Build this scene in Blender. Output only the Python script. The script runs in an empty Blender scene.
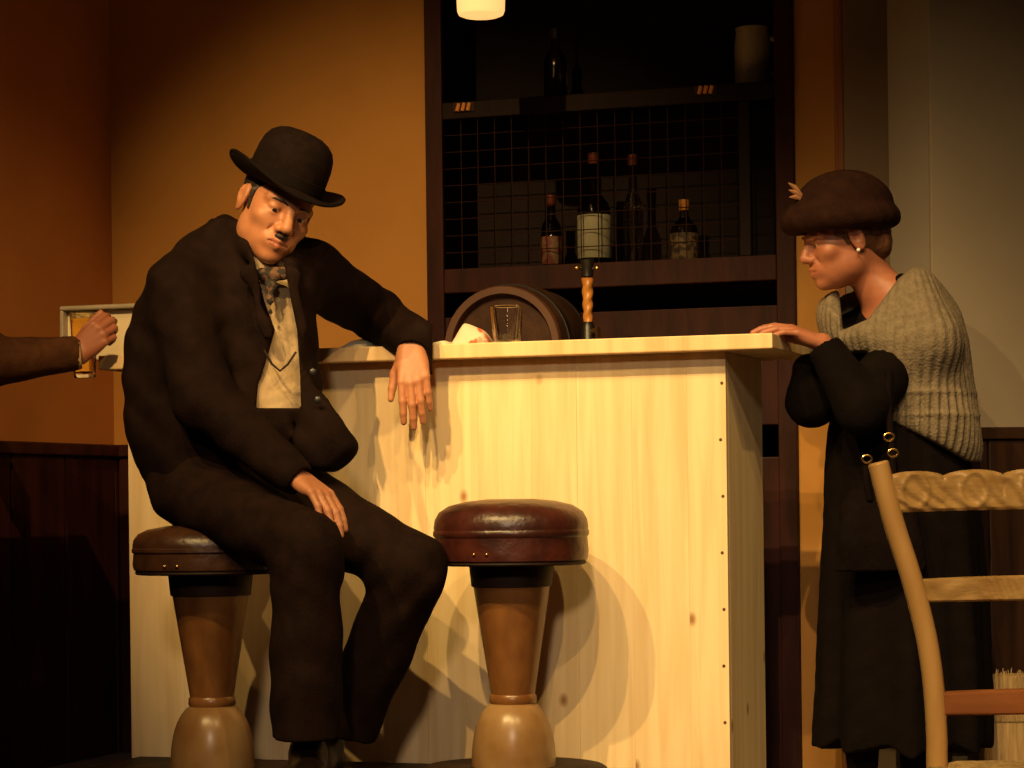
import bpy, math, random
import numpy as np
from mathutils import Matrix, Vector
random.seed(4); np.random.seed(4)

# ------------------------------------------------------------------ camera, world, lights, exposure
scene = bpy.context.scene
COL = scene.collection
FPX, YH, HC, ROLL = 2470.0, 500.0, 0.787, 0.012       # focal length in pixels, horizon row, eye height, roll

cam_data = bpy.data.cameras.new('camera')
cam = bpy.data.objects.new('camera', cam_data); COL.objects.link(cam)
cam_data.sensor_width = 36.0
cam_data.lens = FPX * 36.0 / 1024.0
cam_data.shift_y = (YH - 384.0) / 1024.0
cam_data.clip_end = 60
cam.matrix_world = Matrix.Translation((0, 0, HC)) @ Matrix.Rotation(math.pi/2, 4, 'X') @ Matrix.Rotation(-ROLL, 4, 'Z')
scene.camera = cam

world = bpy.data.worlds.new('world'); scene.world = world
world.use_nodes = True
bgn = world.node_tree.nodes['Background']
bgn.inputs[0].default_value = (1.0, 0.45, 0.25, 1); bgn.inputs[1].default_value = 0.02

scene.view_settings.view_transform = 'Standard'
scene.view_settings.look = 'None'
scene.view_settings.exposure = 0.0
scene.view_settings.gamma = 1.0
scene.view_settings.use_curve_mapping = False

def stage_spot(name, az, el, dist, target, watts, half_deg, blend=1.0, color=(1.0, 0.74, 0.33), rad=0.035):
    a, e = math.radians(az), math.radians(el)
    d = Vector((-math.sin(a)*math.cos(e), -math.cos(a)*math.cos(e), math.sin(e)))
    T = Vector(target)
    L = bpy.data.lights.new(name, 'SPOT'); L.energy = watts; L.color = color
    L.spot_size = math.radians(half_deg*2); L.spot_blend = blend; L.shadow_soft_size = rad
    o = bpy.data.objects.new(name, L); COL.objects.link(o)
    o.location = T + d*dist
    o.rotation_euler = (-d).to_track_quat('-Z', 'Y').to_euler()
    return o
# a row of stage lanterns hung in front of the set, mostly from the left; the last ones are added
WARM = (1.0, 0.665, 0.245)
stage_spot('stage_spot', 37, 42, 7.5, (0.42, 6.1, 0.58), 980, 12.5, color=WARM)
stage_spot('stage_spot', 25, 45, 7.5, (0.38, 6.1, 0.62), 860, 12.5, color=WARM)
stage_spot('stage_spot', 10, 43, 7.5, (0.45, 6.1, 0.55), 760, 11.5, color=WARM)
stage_spot('stage_spot', -14, 44, 7.5, (0.25, 6.1, 0.55), 480, 12.0, color=WARM)
stage_spot('stage_spot', 15, 29, 9.0, (-0.30, 7.6, 0.92), 2000, 9.4, color=(1.0, 0.63, 0.23))
stage_spot('stage_spot', 12, 30, 9.0, (1.12, 6.5, 0.72), 1000, 9.4, color=(1.0, 0.68, 0.29))
stage_spot('stage_spot', -34, 33, 9.0, (-1.30, 7.1, 0.85), 680, 7.8, color=(1.0, 0.58, 0.20))  # added from the right to brighten the rust wall
stage_spot('stage_spot', 22, 46, 6.5, (0.85, 3.9, 0.60), 1200, 11.0, color=WARM)  # extra spot added to light the chair
stage_spot('front_fill', 4, 20, 12.0, (0.15, 6.1, 0.35), 1100, 8.5, color=(1.0, 0.74, 0.50), rad=0.4)  # soft front fill, added to lift the shadows on the bar

# ------------------------------------------------------------------ helpers
def P(px, py, D):
    """point in the room at distance D that the photograph shows at (px, py)"""
    dx, dy = px-512.0, YH-py
    ux = dx*math.cos(ROLL) + dy*math.sin(ROLL); uy = -dx*math.sin(ROLL) + dy*math.cos(ROLL)
    return Vector((ux*D/FPX, D, HC + uy*D/FPX))
def ray(px, py): return P(px, py, 1.0) - Vector((0, 0, HC))
TH = math.radians(19.0)
U = Vector((math.cos(TH), -math.sin(TH), 0))        # along the bar and the back wall, to the right
N = Vector((-math.sin(TH), -math.cos(TH), 0))       # out of the back wall, towards the audience
Z = Vector((0, 0, 1))
C0 = Vector((-1.265, 7.87, 0))                      # room corner, back wall / left wall
B0 = Vector((0.524, 6.02, 0))                       # front right corner of the bar
def onplane(px, py, w=0.0, org=C0):
    """(t, z) on the plane parallel to the back wall, w in front of org"""
    o = org + N*w; d = ray(px, py); c = Vector((0, 0, HC))
    s = (o-c).dot(N) / d.dot(N); q = c + d*s
    return (q-o).dot(U), q.z
def W(t, w, z, org=C0): return org + U*t + N*w + Z*z

class MB:
    def __init__(self): self.v = []; self.f = []
    def add(self, vs, fs):
        n = len(self.v); self.v += [tuple(p) for p in vs]; self.f += [tuple(i+n for i in q) for q in fs]; return self
    def box(self, c, sx, sy, sz, X=Vector((1,0,0)), Y=Vector((0,1,0)), Zv=Z):
        c = Vector(c); vs = []
        for k in (-1, 1):
            for j in (-1, 1):
                for i in (-1, 1): vs.append(c + X*(i*sx/2) + Y*(j*sy/2) + Zv*(k*sz/2))
        f = [(0,2,3,1),(4,5,7,6),(0,1,5,4),(2,6,7,3),(0,4,6,2),(1,3,7,5)]
        if X.cross(Y).dot(Zv) < 0: f = [q[::-1] for q in f]
        return self.add(vs, f)
    def wbox(self, t0, t1, w0, w1, z0, z1, org=C0):
        """box in wall axes"""
        return self.box(W((t0+t1)/2, (w0+w1)/2, (z0+z1)/2, org), abs(t1-t0), abs(w1-w0), abs(z1-z0), U, N, Z)
    def lathe(self, prof, seg=32, c=(0,0,0), ax=Z, cap0=False, cap1=False):
        c = Vector(c); ax = Vector(ax).normalized()
        e1 = ax.orthogonal().normalized(); e2 = ax.cross(e1)
        vs = []; fs = []; m = len(prof)
        for (r, z) in prof:
            for s in range(seg):
                a = 2*math.pi*s/seg; vs.append(c + ax*z + (e1*math.cos(a) + e2*math.sin(a))*r)
        for i in range(m-1):
            for s in range(seg):
                s2 = (s+1) % seg; fs.append((i*seg+s, i*seg+s2, (i+1)*seg+s2, (i+1)*seg+s))
        if cap0: fs.append(tuple(range(seg))[::-1])
        if cap1: fs.append(tuple((m-1)*seg+s for s in range(seg)))
        return self.add(vs, fs)
    def tube(self, pts, rad, seg=10, flat=None):
        pts = [Vector(p) for p in pts]; n = len(pts)
        rs = rad if isinstance(rad, (list, tuple)) else [rad]*n
        vs = []; fs = []; ref = None
        for i in range(n):
            d = (pts[min(i+1, n-1)] - pts[max(i-1, 0)]).normalized()
            if ref is None: ref = d.orthogonal().normalized()
            ref = (ref - d*ref.dot(d)).normalized(); e2 = d.cross(ref)
            for s in range(seg):
                a = 2*math.pi*s/seg; vs.append(pts[i] + (ref*math.cos(a) + e2*math.sin(a))*rs[i])
        for i in range(n-1):
            for s in range(seg):
                s2 = (s+1) % seg; fs.append((i*seg+s, i*seg+s2, (i+1)*seg+s2, (i+1)*seg+s))
        fs.append(tuple(range(seg))[::-1]); fs.append(tuple((n-1)*seg+s for s in range(seg)))
        return self.add(vs, fs)
    def sphere(self, c, r, seg=12, rings=8):
        prof = [(max(r*math.sin(math.pi*i/rings), 1e-5), -r*math.cos(math.pi*i/rings)) for i in range(rings+1)]
        return self.lathe(prof, seg, c)
    def mesh(self, name, smooth=False):
        m = bpy.data.meshes.new(name); m.from_pydata(self.v, [], self.f); m.validate(); m.update()
        if smooth:
            m.shade_smooth(); m.set_sharp_from_angle(angle=math.radians(42))
        return m

def obj(name, mesh, mat, parent=None, bevel=0, smooth=None):
    if isinstance(mesh, MB): mesh = mesh.mesh(name, bool(smooth))
    o = bpy.data.objects.new(name, mesh); COL.objects.link(o)
    if mat is not None and len(mesh.materials) == 0:
        mesh.materials.append(mat)
    if parent is not None:
        o.parent = parent; o.matrix_parent_inverse = Matrix.Translation(-parent_world(parent))
    if bevel:
        b = o.modifiers.new('bevel', 'BEVEL'); b.width = bevel; b.segments = 2; b.limit_method = 'ANGLE'
    return o
def parent_world(p):
    return Vector(p.location)      # meshes are modelled in room coordinates, so only Empties and placed copies sit elsewhere
def tag(o, label, cat, group=None):
    o['label'] = label; o['category'] = cat
    if group: o['group'] = group
    return o
def thing(name, label, cat, loc=(0,0,0), group=None):
    o = bpy.data.objects.new(name, None); COL.objects.link(o); o.location = loc
    o.empty_display_size = 0.05
    return tag(o, label, cat, group)
def struct(o, label=None, cat=None):
    o['kind'] = 'structure'
    if label: o['label'] = label
    if cat: o['category'] = cat
    return o

# ------------------------------------------------------------------ materials
def M(name, c1, c2=None, rough=0.6, scale=6.0, stretch=(1,1,1), bump=0.0, bscale=None, metal=0.0, detail=4.0,
      sheen=0.0, contrast=(0.35, 0.65), spec=0.5, rot=(0,0,0)):
    m = bpy.data.materials.new(name); m.use_nodes = True
    nt = m.node_tree; b = nt.nodes['Principled BSDF']
    b.inputs['Roughness'].default_value = rough; b.inputs['Metallic'].default_value = metal
    b.inputs['Specular IOR Level'].default_value = spec
    if sheen: b.inputs['Sheen Weight'].default_value = sheen
    tc = nt.nodes.new('ShaderNodeTexCoord'); mp = nt.nodes.new('ShaderNodeMapping')
    mp.inputs['Scale'].default_value = stretch; mp.inputs['Rotation'].default_value = rot
    nt.links.new(tc.outputs['Object'], mp.inputs[0])
    nz = nt.nodes.new('ShaderNodeTexNoise'); nz.inputs['Scale'].default_value = scale; nz.inputs['Detail'].default_value = detail
    nt.links.new(mp.outputs[0], nz.inputs[0])
    if c2 is None: c2 = tuple(x*0.8 for x in c1)
    rp = nt.nodes.new('ShaderNodeValToRGB')
    rp.color_ramp.elements[0].position = contrast[0]; rp.color_ramp.elements[1].position = contrast[1]
    rp.color_ramp.elements[0].color = (*c2, 1); rp.color_ramp.elements[1].color = (*c1, 1)
    nt.links.new(nz.outputs['Fac'], rp.inputs[0]); nt.links.new(rp.outputs[0], b.inputs['Base Color'])
    if bump:
        n2 = nt.nodes.new('ShaderNodeTexNoise'); n2.inputs['Scale'].default_value = bscale or scale*4; n2.inputs['Detail'].default_value = 3
        nt.links.new(mp.outputs[0], n2.inputs[0])
        bp = nt.nodes.new('ShaderNodeBump'); bp.inputs['Strength'].default_value = bump; bp.inputs['Distance'].default_value = 0.01
        nt.links.new(n2.outputs['Fac'], bp.inputs['Height']); nt.links.new(bp.outputs[0], b.inputs['Normal'])
    m['ramp'] = rp.name
    return m

def pine_material(name, light, dark, knot, seed=0.0):
    """raw softwood, grain running up the board, scattered knots, shifted from board to board"""
    m = bpy.data.materials.new(name); m.use_nodes = True
    nt = m.node_tree; L = nt.links; b = nt.nodes['Principled BSDF']; b.inputs['Roughness'].default_value = 0.55
    tc = nt.nodes.new('ShaderNodeTexCoord'); oi = nt.nodes.new('ShaderNodeObjectInfo')
    off = nt.nodes.new('ShaderNodeVectorMath'); off.operation = 'SCALE'
    cmb = nt.nodes.new('ShaderNodeCombineXYZ')
    for i in (0, 1, 2): L.new(oi.outputs['Random'], cmb.inputs[i])
    L.new(cmb.outputs[0], off.inputs[0]); off.inputs['Scale'].default_value = 7.0
    add = nt.nodes.new('ShaderNodeVectorMath'); add.operation = 'ADD'
    L.new(tc.outputs['Object'], add.inputs[0]); L.new(off.outputs[0], add.inputs[1])
    mp = nt.nodes.new('ShaderNodeMapping'); mp.inputs['Scale'].default_value = (9, 9, 0.55)
    L.new(add.outputs[0], mp.inputs[0])
    nz = nt.nodes.new('ShaderNodeTexNoise'); nz.inputs['Scale'].default_value = 3.2; nz.inputs['Detail'].default_value = 5; nz.inputs['Distortion'].default_value = 0.6
    L.new(mp.outputs[0], nz.inputs[0])
    rp = nt.nodes.new('ShaderNodeValToRGB')
    rp.color_ramp.elements[0].position = 0.28; rp.color_ramp.elements[0].color = (*dark, 1)
    rp.color_ramp.elements[1].position = 0.62; rp.color_ramp.elements[1].color = (*light, 1)
    L.new(nz.outputs['Fac'], rp.inputs[0])
    mp2 = nt.nodes.new('ShaderNodeMapping'); mp2.inputs['Scale'].default_value = (7.5, 7.5, 5.0)
    L.new(add.outputs[0], mp2.inputs[0])
    vo = nt.nodes.new('ShaderNodeTexVoronoi'); vo.inputs['Scale'].default_value = 1.0; vo.inputs['Randomness'].default_value = 1.0
    L.new(mp2.outputs[0], vo.inputs[0])
    kr = nt.nodes.new('ShaderNodeValToRGB')
    kr.color_ramp.elements[0].position = 0.03; kr.color_ramp.elements[0].color = (1,1,1,1)
    kr.color_ramp.elements[1].position = 0.11; kr.color_ramp.elements[1].color = (0,0,0,1)
    L.new(vo.outputs['Distance'], kr.inputs[0])
    mx = nt.nodes.new('ShaderNodeMix'); mx.data_type = 'RGBA'
    L.new(kr.outputs[0], mx.inputs[0]); L.new(rp.outputs[0], mx.inputs[6]); mx.inputs[7].default_value = (*knot, 1)
    L.new(mx.outputs[2], b.inputs['Base Color'])
    bp = nt.nodes.new('ShaderNodeBump'); bp.inputs['Strength'].default_value = 0.06; bp.inputs['Distance'].default_value = 0.004
    L.new(nz.outputs['Fac'], bp.inputs['Height']); L.new(bp.outputs[0], b.inputs['Normal'])
    return m

def glass(name, color=(1,1,1), rough=0.02, ior=1.45):
    m = bpy.data.materials.new(name); m.use_nodes = True
    b = m.node_tree.nodes['Principled BSDF']
    b.inputs['Base Color'].default_value = (*color, 1); b.inputs['Roughness'].default_value = rough
    b.inputs['Transmission Weight'].default_value = 1.0; b.inputs['IOR'].default_value = ior
    return m
def glow(name, color, strength):
    m = bpy.data.materials.new(name); m.use_nodes = True
    b = m.node_tree.nodes['Principled BSDF']
    b.inputs['Base Color'].default_value = (0.9, 0.8, 0.6, 1)
    b.inputs['Emission Color'].default_value = (*color, 1); b.inputs['Emission Strength'].default_value = strength
    return m

m_wall   = M('ochre_plaster', (0.50, 0.235, 0.052), (0.44, 0.20, 0.042), 0.85, 2.5, bump=0.05, bscale=60)
m_wallL  = M('rust_plaster', (0.50, 0.20, 0.05), (0.44, 0.17, 0.04), 0.85, 2.5, bump=0.05, bscale=60)
m_flat   = M('grey_beige_flat', (0.33, 0.27, 0.205), (0.30, 0.24, 0.18), 0.9, 3, bump=0.05, bscale=80)
m_flat2  = M('grey_flat', (0.30, 0.26, 0.215), (0.27, 0.23, 0.19), 0.9, 3, bump=0.05, bscale=80)
m_flat3  = M('brown_grey_flat', (0.23, 0.16, 0.11), (0.20, 0.14, 0.095), 0.9, 3, bump=0.05, bscale=80)
m_wains  = M('dark_red_wainscot', (0.055, 0.014, 0.011), (0.024, 0.006, 0.005), 0.5, 3, (6,6,0.6), 0.1, spec=0.18)
m_wainsR = M('dark_brown_wainscot', (0.05, 0.022, 0.012), (0.018, 0.008, 0.005), 0.45, 3, (6,6,0.6), 0.1, spec=0.18)
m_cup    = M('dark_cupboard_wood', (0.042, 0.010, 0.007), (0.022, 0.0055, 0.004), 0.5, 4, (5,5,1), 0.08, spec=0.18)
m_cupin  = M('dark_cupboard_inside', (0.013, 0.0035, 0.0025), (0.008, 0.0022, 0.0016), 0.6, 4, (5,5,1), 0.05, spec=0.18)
m_trim   = M('orange_brown_trim', (0.36, 0.13, 0.04), (0.28, 0.10, 0.03), 0.6, 3, (5,5,0.8), 0.08)
m_floor  = M('stage_floor', (0.20, 0.155, 0.125), (0.11, 0.085, 0.07), 0.7, 5, bump=0.1)
m_riser  = M('black_riser', (0.03, 0.018, 0.014), (0.015, 0.010, 0.008), 0.6, 8, spec=0.18)
m_pine   = pine_material('raw_pine', (0.90, 0.69, 0.40), (0.76, 0.53, 0.26), (0.38, 0.19, 0.07))
m_pineT  = pine_material('raw_pine_top', (0.86, 0.62, 0.34), (0.70, 0.46, 0.21), (0.38, 0.19, 0.07))
m_nail   = M('nail_head', (0.15, 0.07, 0.03), (0.08, 0.04, 0.02), 0.4, 40)
m_leath  = M('oxblood_leather', (0.075, 0.016, 0.010), (0.030, 0.007, 0.005), 0.36, 14, bump=0.35, bscale=26, spec=0.6)
m_leathB = M('brown_leather', (0.075, 0.028, 0.011), (0.035, 0.013, 0.006), 0.38, 14, bump=0.35, bscale=26, spec=0.6)
m_stud   = M('brass_stud', (0.8, 0.5, 0.2), None, 0.25, metal=1.0)
m_dark   = M('dark_collar', (0.030, 0.013, 0.008), (0.014, 0.007, 0.005), 0.6, 10, spec=0.18)
m_column = M('worn_bronze_paint', (0.235, 0.098, 0.028), (0.125, 0.046, 0.013), 0.30, 9, (1,1,0.5), 0.10, contrast=(0.40,0.60), spec=0.5)
m_dome   = M('worn_cream_enamel', (0.33, 0.20, 0.085), (0.215, 0.105, 0.035), 0.30, 7, bump=0.03, contrast=(0.32,0.6))
m_skin   = M('skin_warm', (0.48, 0.20, 0.10), (0.42, 0.165, 0.08), 0.5, 30, bump=0.04, bscale=300)
m_skinW  = M('skin_rosy', (0.40, 0.150, 0.085), (0.35, 0.122, 0.066), 0.5, 30, bump=0.04, bscale=300)
m_lip    = M('lips', (0.36, 0.115, 0.065), None, 0.45, 30)
m_eye    = M('eye_white', (0.55, 0.48, 0.40), None, 0.2, 10)
m_iris   = M('iris', (0.03, 0.015, 0.01), None, 0.15, 10)
m_hair   = M('dark_hair', (0.022, 0.012, 0.008), (0.010, 0.006, 0.004), 0.6, 60, (1,1,0.2), 0.4, 120)
m_hairW  = M('brown_hair', (0.13, 0.05, 0.022), (0.06, 0.022, 0.010), 0.55, 60, (1,1,0.2), 0.4, 120)
m_felt   = M('black_felt', (0.010, 0.005, 0.004), (0.006, 0.0032, 0.0028), 0.85, 40, bump=0.1, bscale=200, spec=0.08, sheen=0.0)
m_ribbon = M('black_ribbon', (0.007, 0.004, 0.0035), None, 0.85, 40, spec=0.08, sheen=0.0)
m_suit   = M('black_brown_suit', (0.012, 0.0052, 0.0038), (0.0075, 0.0033, 0.0026), 0.85, 25, bump=0.15, bscale=120, spec=0.08, sheen=0.0)
m_trous  = M('brown_black_trousers', (0.016, 0.0070, 0.0048), (0.010, 0.0046, 0.0034), 0.85, 25, bump=0.15, bscale=120, spec=0.08, sheen=0.0)
m_shirt  = M('cream_shirt', (0.58, 0.43, 0.26), (0.44, 0.31, 0.17), 0.8, 14, bump=0.5, bscale=18)
m_scarf  = M('dark_patterned_neckerchief', (0.13, 0.062, 0.034), (0.012, 0.007, 0.006), 0.8, 60, contrast=(0.47,0.55), bump=0.3)
m_shoe   = M('black_shoe_leather', (0.012, 0.006, 0.004), (0.007, 0.004, 0.003), 0.36, 20, spec=0.4)
m_hatW   = M('dark_brown_felt', (0.024, 0.0085, 0.0055), (0.015, 0.0055, 0.004), 0.85, 30, bump=0.2, bscale=120, spec=0.08, sheen=0.0)
m_dress  = M('black_dress', (0.0055, 0.003, 0.0026), (0.0035, 0.002, 0.0018), 0.9, 20, bump=0.2, bscale=60, spec=0.08, sheen=0.0)
m_brnjk  = M('brown_wool', (0.085, 0.034, 0.016), (0.052, 0.021, 0.010), 0.85, 25, bump=0.2, bscale=120, spec=0.08, sheen=0.0)
m_chair  = M('honey_wood', (0.60, 0.345, 0.120), (0.46, 0.245, 0.075), 0.42, 4, (4,4,1), 0.06)
m_chairC = M('carved_honey_wood', (0.54, 0.335, 0.125), (0.38, 0.215, 0.07), 0.45, 14, (1,1,3), 0.15)
m_rail   = M('red_brown_wood', (0.36, 0.125, 0.035), (0.22, 0.07, 0.02), 0.45, 5, (1,4,4), 0.08)
m_rush   = M('rush_straw', (0.60, 0.42, 0.20), (0.40, 0.25, 0.10), 0.8, 12, (8,8,0.6), 0.4)
m_cream  = M('cream_enamel', (0.80, 0.68, 0.48), (0.74, 0.62, 0.42), 0.4, 6)
m_greyrm = M('grey_rim', (0.40, 0.34, 0.26), None, 0.5, 10)
m_white  = M('white_paper', (0.80, 0.70, 0.52), (0.72, 0.60, 0.42), 0.8, 10, bump=0.1)
m_napkin = M('red_patterned_napkin', (0.62, 0.53, 0.40), (0.50, 0.10, 0.04), 0.8, 22, contrast=(0.41, 0.48), bump=0.2, bscale=30)
m_stone  = M('cream_stoneware', (0.36, 0.31, 0.20), (0.26, 0.21, 0.12), 0.35, 8)
m_barrel = M('barrel_oak', (0.060, 0.026, 0.014), (0.035, 0.015, 0.009), 0.55, 4, (5,1,5), 0.1, spec=0.18)
m_brass  = M('brass', (0.85, 0.55, 0.20), None, 0.28, metal=1.0)
m_glint = M('copper_hinge_glint', (0.95, 0.42, 0.12), None, 0.35, metal=0.25)  # copper coloured bright to stand in for the hinges' metal glint
m_amberw = M('amber_turned_wood', (0.58, 0.25, 0.05), (0.42, 0.16, 0.03), 0.35, 12)
m_black  = M('black_iron', (0.010, 0.008, 0.008), None, 0.4, 10)
m_wire   = M('rusty_wire', (0.030, 0.011, 0.007), None, 0.6, 30, spec=0.1)
m_label  = M('pale_paper_label', (0.30, 0.285, 0.20), (0.25, 0.235, 0.15), 0.7, 12)
m_label2 = M('tan_paper_label', (0.15, 0.095, 0.045), (0.035, 0.02, 0.012), 0.7, 60, contrast=(0.45,0.55))
m_label3 = M('red_tan_label', (0.15, 0.085, 0.04), (0.12, 0.02, 0.012), 0.7, 40, contrast=(0.45,0.55))
m_cap    = M('red_foil', (0.12, 0.025, 0.01), None, 0.35, 30)
m_shelfb = M('back_counter_wood', (0.045, 0.016, 0.010), (0.025, 0.009, 0.006), 0.5, 4, (5,5,1), spec=0.18)
m_bag    = M('black_bag_leather', (0.006, 0.003, 0.003), (0.004, 0.002, 0.002), 0.9, 20, bump=0.2, spec=0.08, sheen=0.0)
m_pearl  = M('pearl', (0.85, 0.8, 0.75), None, 0.15, 10)
m_step   = M('pale_step_wood', (0.26, 0.18, 0.11), (0.19, 0.125, 0.075), 0.7, 4, (1,4,4))
m_glass  = glass('clear_glass')
m_glass.node_tree.nodes['Principled BSDF'].inputs['Transmission Weight'].default_value = 1.0
m_greeng = glass('dark_bottle_glass', (0.10, 0.07, 0.03), 0.05)
m_clearb = glass('clear_bottle_glass', (0.55, 0.50, 0.40), 0.03)
m_beer   = glass('amber_beer', (0.95, 0.50, 0.08), 0.05, 1.33)
m_foam   = M('beer_foam', (0.85, 0.62, 0.25), None, 0.7, 60)
m_feather= M('brown_feather', (0.30, 0.13, 0.06), (0.14, 0.06, 0.03), 0.7, 20)

def knit_material():
    m = M('grey_beige_knit', (0.205, 0.158, 0.108), (0.15, 0.113, 0.075), 0.95, 60, bump=0.0)
    nt = m.node_tree; L = nt.links; b = nt.nodes['Principled BSDF']
    tc = nt.nodes.new('ShaderNodeTexCoord')
    vo = nt.nodes.new('ShaderNodeTexVoronoi'); vo.inputs['Scale'].default_value = 150
    L.new(tc.outputs['Object'], vo.inputs[0])
    bp = nt.nodes.new('ShaderNodeBump'); bp.inputs['Strength'].default_value = 0.35; bp.inputs['Distance'].default_value = 0.005
    L.new(vo.outputs['Distance'], bp.inputs['Height']); L.new(bp.outputs[0], b.inputs['Normal'])
    return m
m_knit = knit_material()

# ------------------------------------------------------------------ signed-distance modelling for bodies and clothes
def smin(a, b, k):
    if k <= 0: return np.minimum(a, b)
    h = np.maximum(k-np.abs(a-b), 0)/k
    return np.minimum(a, b) - h*h*k*0.25
class SDF:
    def __init__(s, lo, hi, h):
        s.lo = np.array(lo, dtype=np.float64)-2*h; s.h = h
        s.n = (np.ceil((np.array(hi)+2*h-s.lo)/h)).astype(int)+1
        s.F = np.full(s.n, 1.0, np.float32)
        s.ax = [ (s.lo[i]+np.arange(s.n[i])*h).astype(np.float32) for i in range(3)]
    def reg(s, lo, hi, m):
        sl = []
        for i in range(3):
            a = int(max(0, math.floor((lo[i]-m-s.lo[i])/s.h))); b = int(min(s.n[i], math.ceil((hi[i]+m-s.lo[i])/s.h)+1))
            sl.append(slice(a, max(b, a)))
        X = s.ax[0][sl[0]][:,None,None]; Y = s.ax[1][sl[1]][None,:,None]; Zc = s.ax[2][sl[2]][None,None,:]
        return tuple(sl), X, Y, Zc
    def _put(s, sl, d, k, op):
        if min(d.shape) == 0: return
        d = d.astype(np.float32)
        if op == '+': s.F[sl] = smin(s.F[sl], d, k)
        elif op == '-': s.F[sl] = -smin(-s.F[sl], d, k)
    def cone(s, a, b, ra, rb, k=0.02, op='+', flat=None, capb=False, capa=False):
        a = np.array(a, float); b = np.array(b, float); R = max(ra, rb)
        fs = 1.0
        if flat is not None:
            fn = np.array(flat[0], float); fn /= np.linalg.norm(fn); fs = flat[1]
        m = k+0.012 + R*max(fs, 1.0)
        sl, X, Y, Zc = s.reg(np.minimum(a, b), np.maximum(a, b), m)
        px, py, pz = X-a[0], Y-a[1], Zc-a[2]; ab = b-a
        if flat is not None:
            dn = px*fn[0]+py*fn[1]+pz*fn[2]; g = (1/fs-1)*dn
            px, py, pz = px+g*fn[0], py+g*fn[1], pz+g*fn[2]
            dab = ab@fn; ab2 = ab+(1/fs-1)*dab*fn
        else: ab2 = ab
        L2 = max(ab2@ab2, 1e-9)
        t = np.clip((px*ab2[0]+py*ab2[1]+pz*ab2[2])/L2, 0, 1)
        d = np.sqrt((px-t*ab2[0])**2+(py-t*ab2[1])**2+(pz-t*ab2[2])**2) - (ra+(rb-ra)*t)
        if flat is not None: d = d*min(fs, 1.0)
        u = ab/max(np.linalg.norm(ab), 1e-6)
        if capb: d = np.maximum(d, (X-b[0])*u[0]+(Y-b[1])*u[1]+(Zc-b[2])*u[2])
        if capa: d = np.maximum(d, -((X-a[0])*u[0]+(Y-a[1])*u[1]+(Zc-a[2])*u[2]))
        s._put(sl, d, k, op)
    def chain(s, pts, rs, k=0.02, op='+'):
        for i in range(len(pts)-1): s.cone(pts[i], pts[i+1], rs[i], rs[i+1], k, op)
    def ell(s, c, r, axes=None, k=0.02, op='+'):
        c = np.array(c, float); r = np.array(r, float)
        A = np.eye(3) if axes is None else np.array([list(v) for v in axes], float)
        R = r.max()
        sl, X, Y, Zc = s.reg(c, c, R+k+0.012)
        px, py, pz = X-c[0], Y-c[1], Zc-c[2]
        q = [px*A[i][0]+py*A[i][1]+pz*A[i][2] for i in range(3)]
        k0 = np.sqrt(sum((q[i]/r[i])**2 for i in range(3))); k1 = np.sqrt(sum((q[i]/r[i]**2)**2 for i in range(3)))+1e-6
        s._put(sl, k0*(k0-1)/k1, k, op)
    def loft(s, lev, k=0.02, op='+', grow=0.0, expo=2.0, yaw=0.0, dz=0.0, ret=False):
        """lev rows: z, cx, cy, half width, half depth"""
        lev = np.array(sorted(lev), float)
        z0, z1 = lev[0,0]+dz, lev[-1,0]+dz
        R = lev[:,3:5].max()+grow
        lo = (lev[:,1].min()-R, lev[:,2].min()-R, z0); hi = (lev[:,1].max()+R, lev[:,2].max()+R, z1)
        sl, X, Y, Zc = s.reg(lo, hi, k+0.012)
        zz = np.linspace(z0, z1, 200); ker = np.ones(17)/17
        def col(i):
            v = np.interp(zz, lev[:,0]+dz, lev[:,i]); vp = np.pad(v, 8, mode='reflect', reflect_type='odd'); return np.convolve(vp, ker, 'valid')
        zc = Zc[0,0,:]
        cx, cy, a, b = [np.interp(zc, zz, col(i))[None,None,:] for i in (1,2,3,4)]
        a = a+grow; b = b+grow
        dx, dy = X-cx, Y-cy
        if yaw:
            dx, dy = dx*math.cos(yaw)+dy*math.sin(yaw), -dx*math.sin(yaw)+dy*math.cos(yaw)
        r = (np.abs(dx/a)**expo+np.abs(dy/b)**expo)**(1/expo)
        d = (r-1)*np.minimum(a, b)
        d = np.maximum(d, np.maximum(z0-grow-Zc, Zc-z1-grow))
        if ret: return sl, d
        s._put(sl, d, k, op)
    def half(s, c, n, op='-', k=0.0):
        """cut away the side n points to"""
        c = np.array(c, float); n = np.array(n, float); n /= np.linalg.norm(n)
        X, Y, Zc = s.ax[0][:,None,None], s.ax[1][None,:,None], s.ax[2][None,None,:]
        d = -((X-c[0])*n[0]+(Y-c[1])*n[1]+(Zc-c[2])*n[2])
        s.F = -smin(-s.F, d.astype(np.float32), k)
    def disp(s, fn):
        X, Y, Zc = s.ax[0][:,None,None], s.ax[1][None,:,None], s.ax[2][None,None,:]
        s.F = s.F + fn(X, Y, Zc).astype(np.float32)
    def mesh(s, name):
        F = s.F
        F[0]=F[-1]=1; F[:,0]=F[:,-1]=1; F[:,:,0]=F[:,:,-1]=1
        S = F < 0
        c = np.zeros(np.array(F.shape)-1, np.uint8)
        for i in (0,1):
            for j in (0,1):
                for k in (0,1):
                    c += S[i:F.shape[0]-1+i, j:F.shape[1]-1+j, k:F.shape[2]-1+k]
        act = (c > 0) & (c < 8); del c
        idx = np.argwhere(act)
        vid = np.full(act.shape, -1, np.int32); vid[act] = np.arange(len(idx))
        acc = np.zeros((len(idx), 3)); cnt = np.zeros(len(idx))
        offs = [(i,j,k) for i in (0,1) for j in (0,1) for k in (0,1)]
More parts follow.
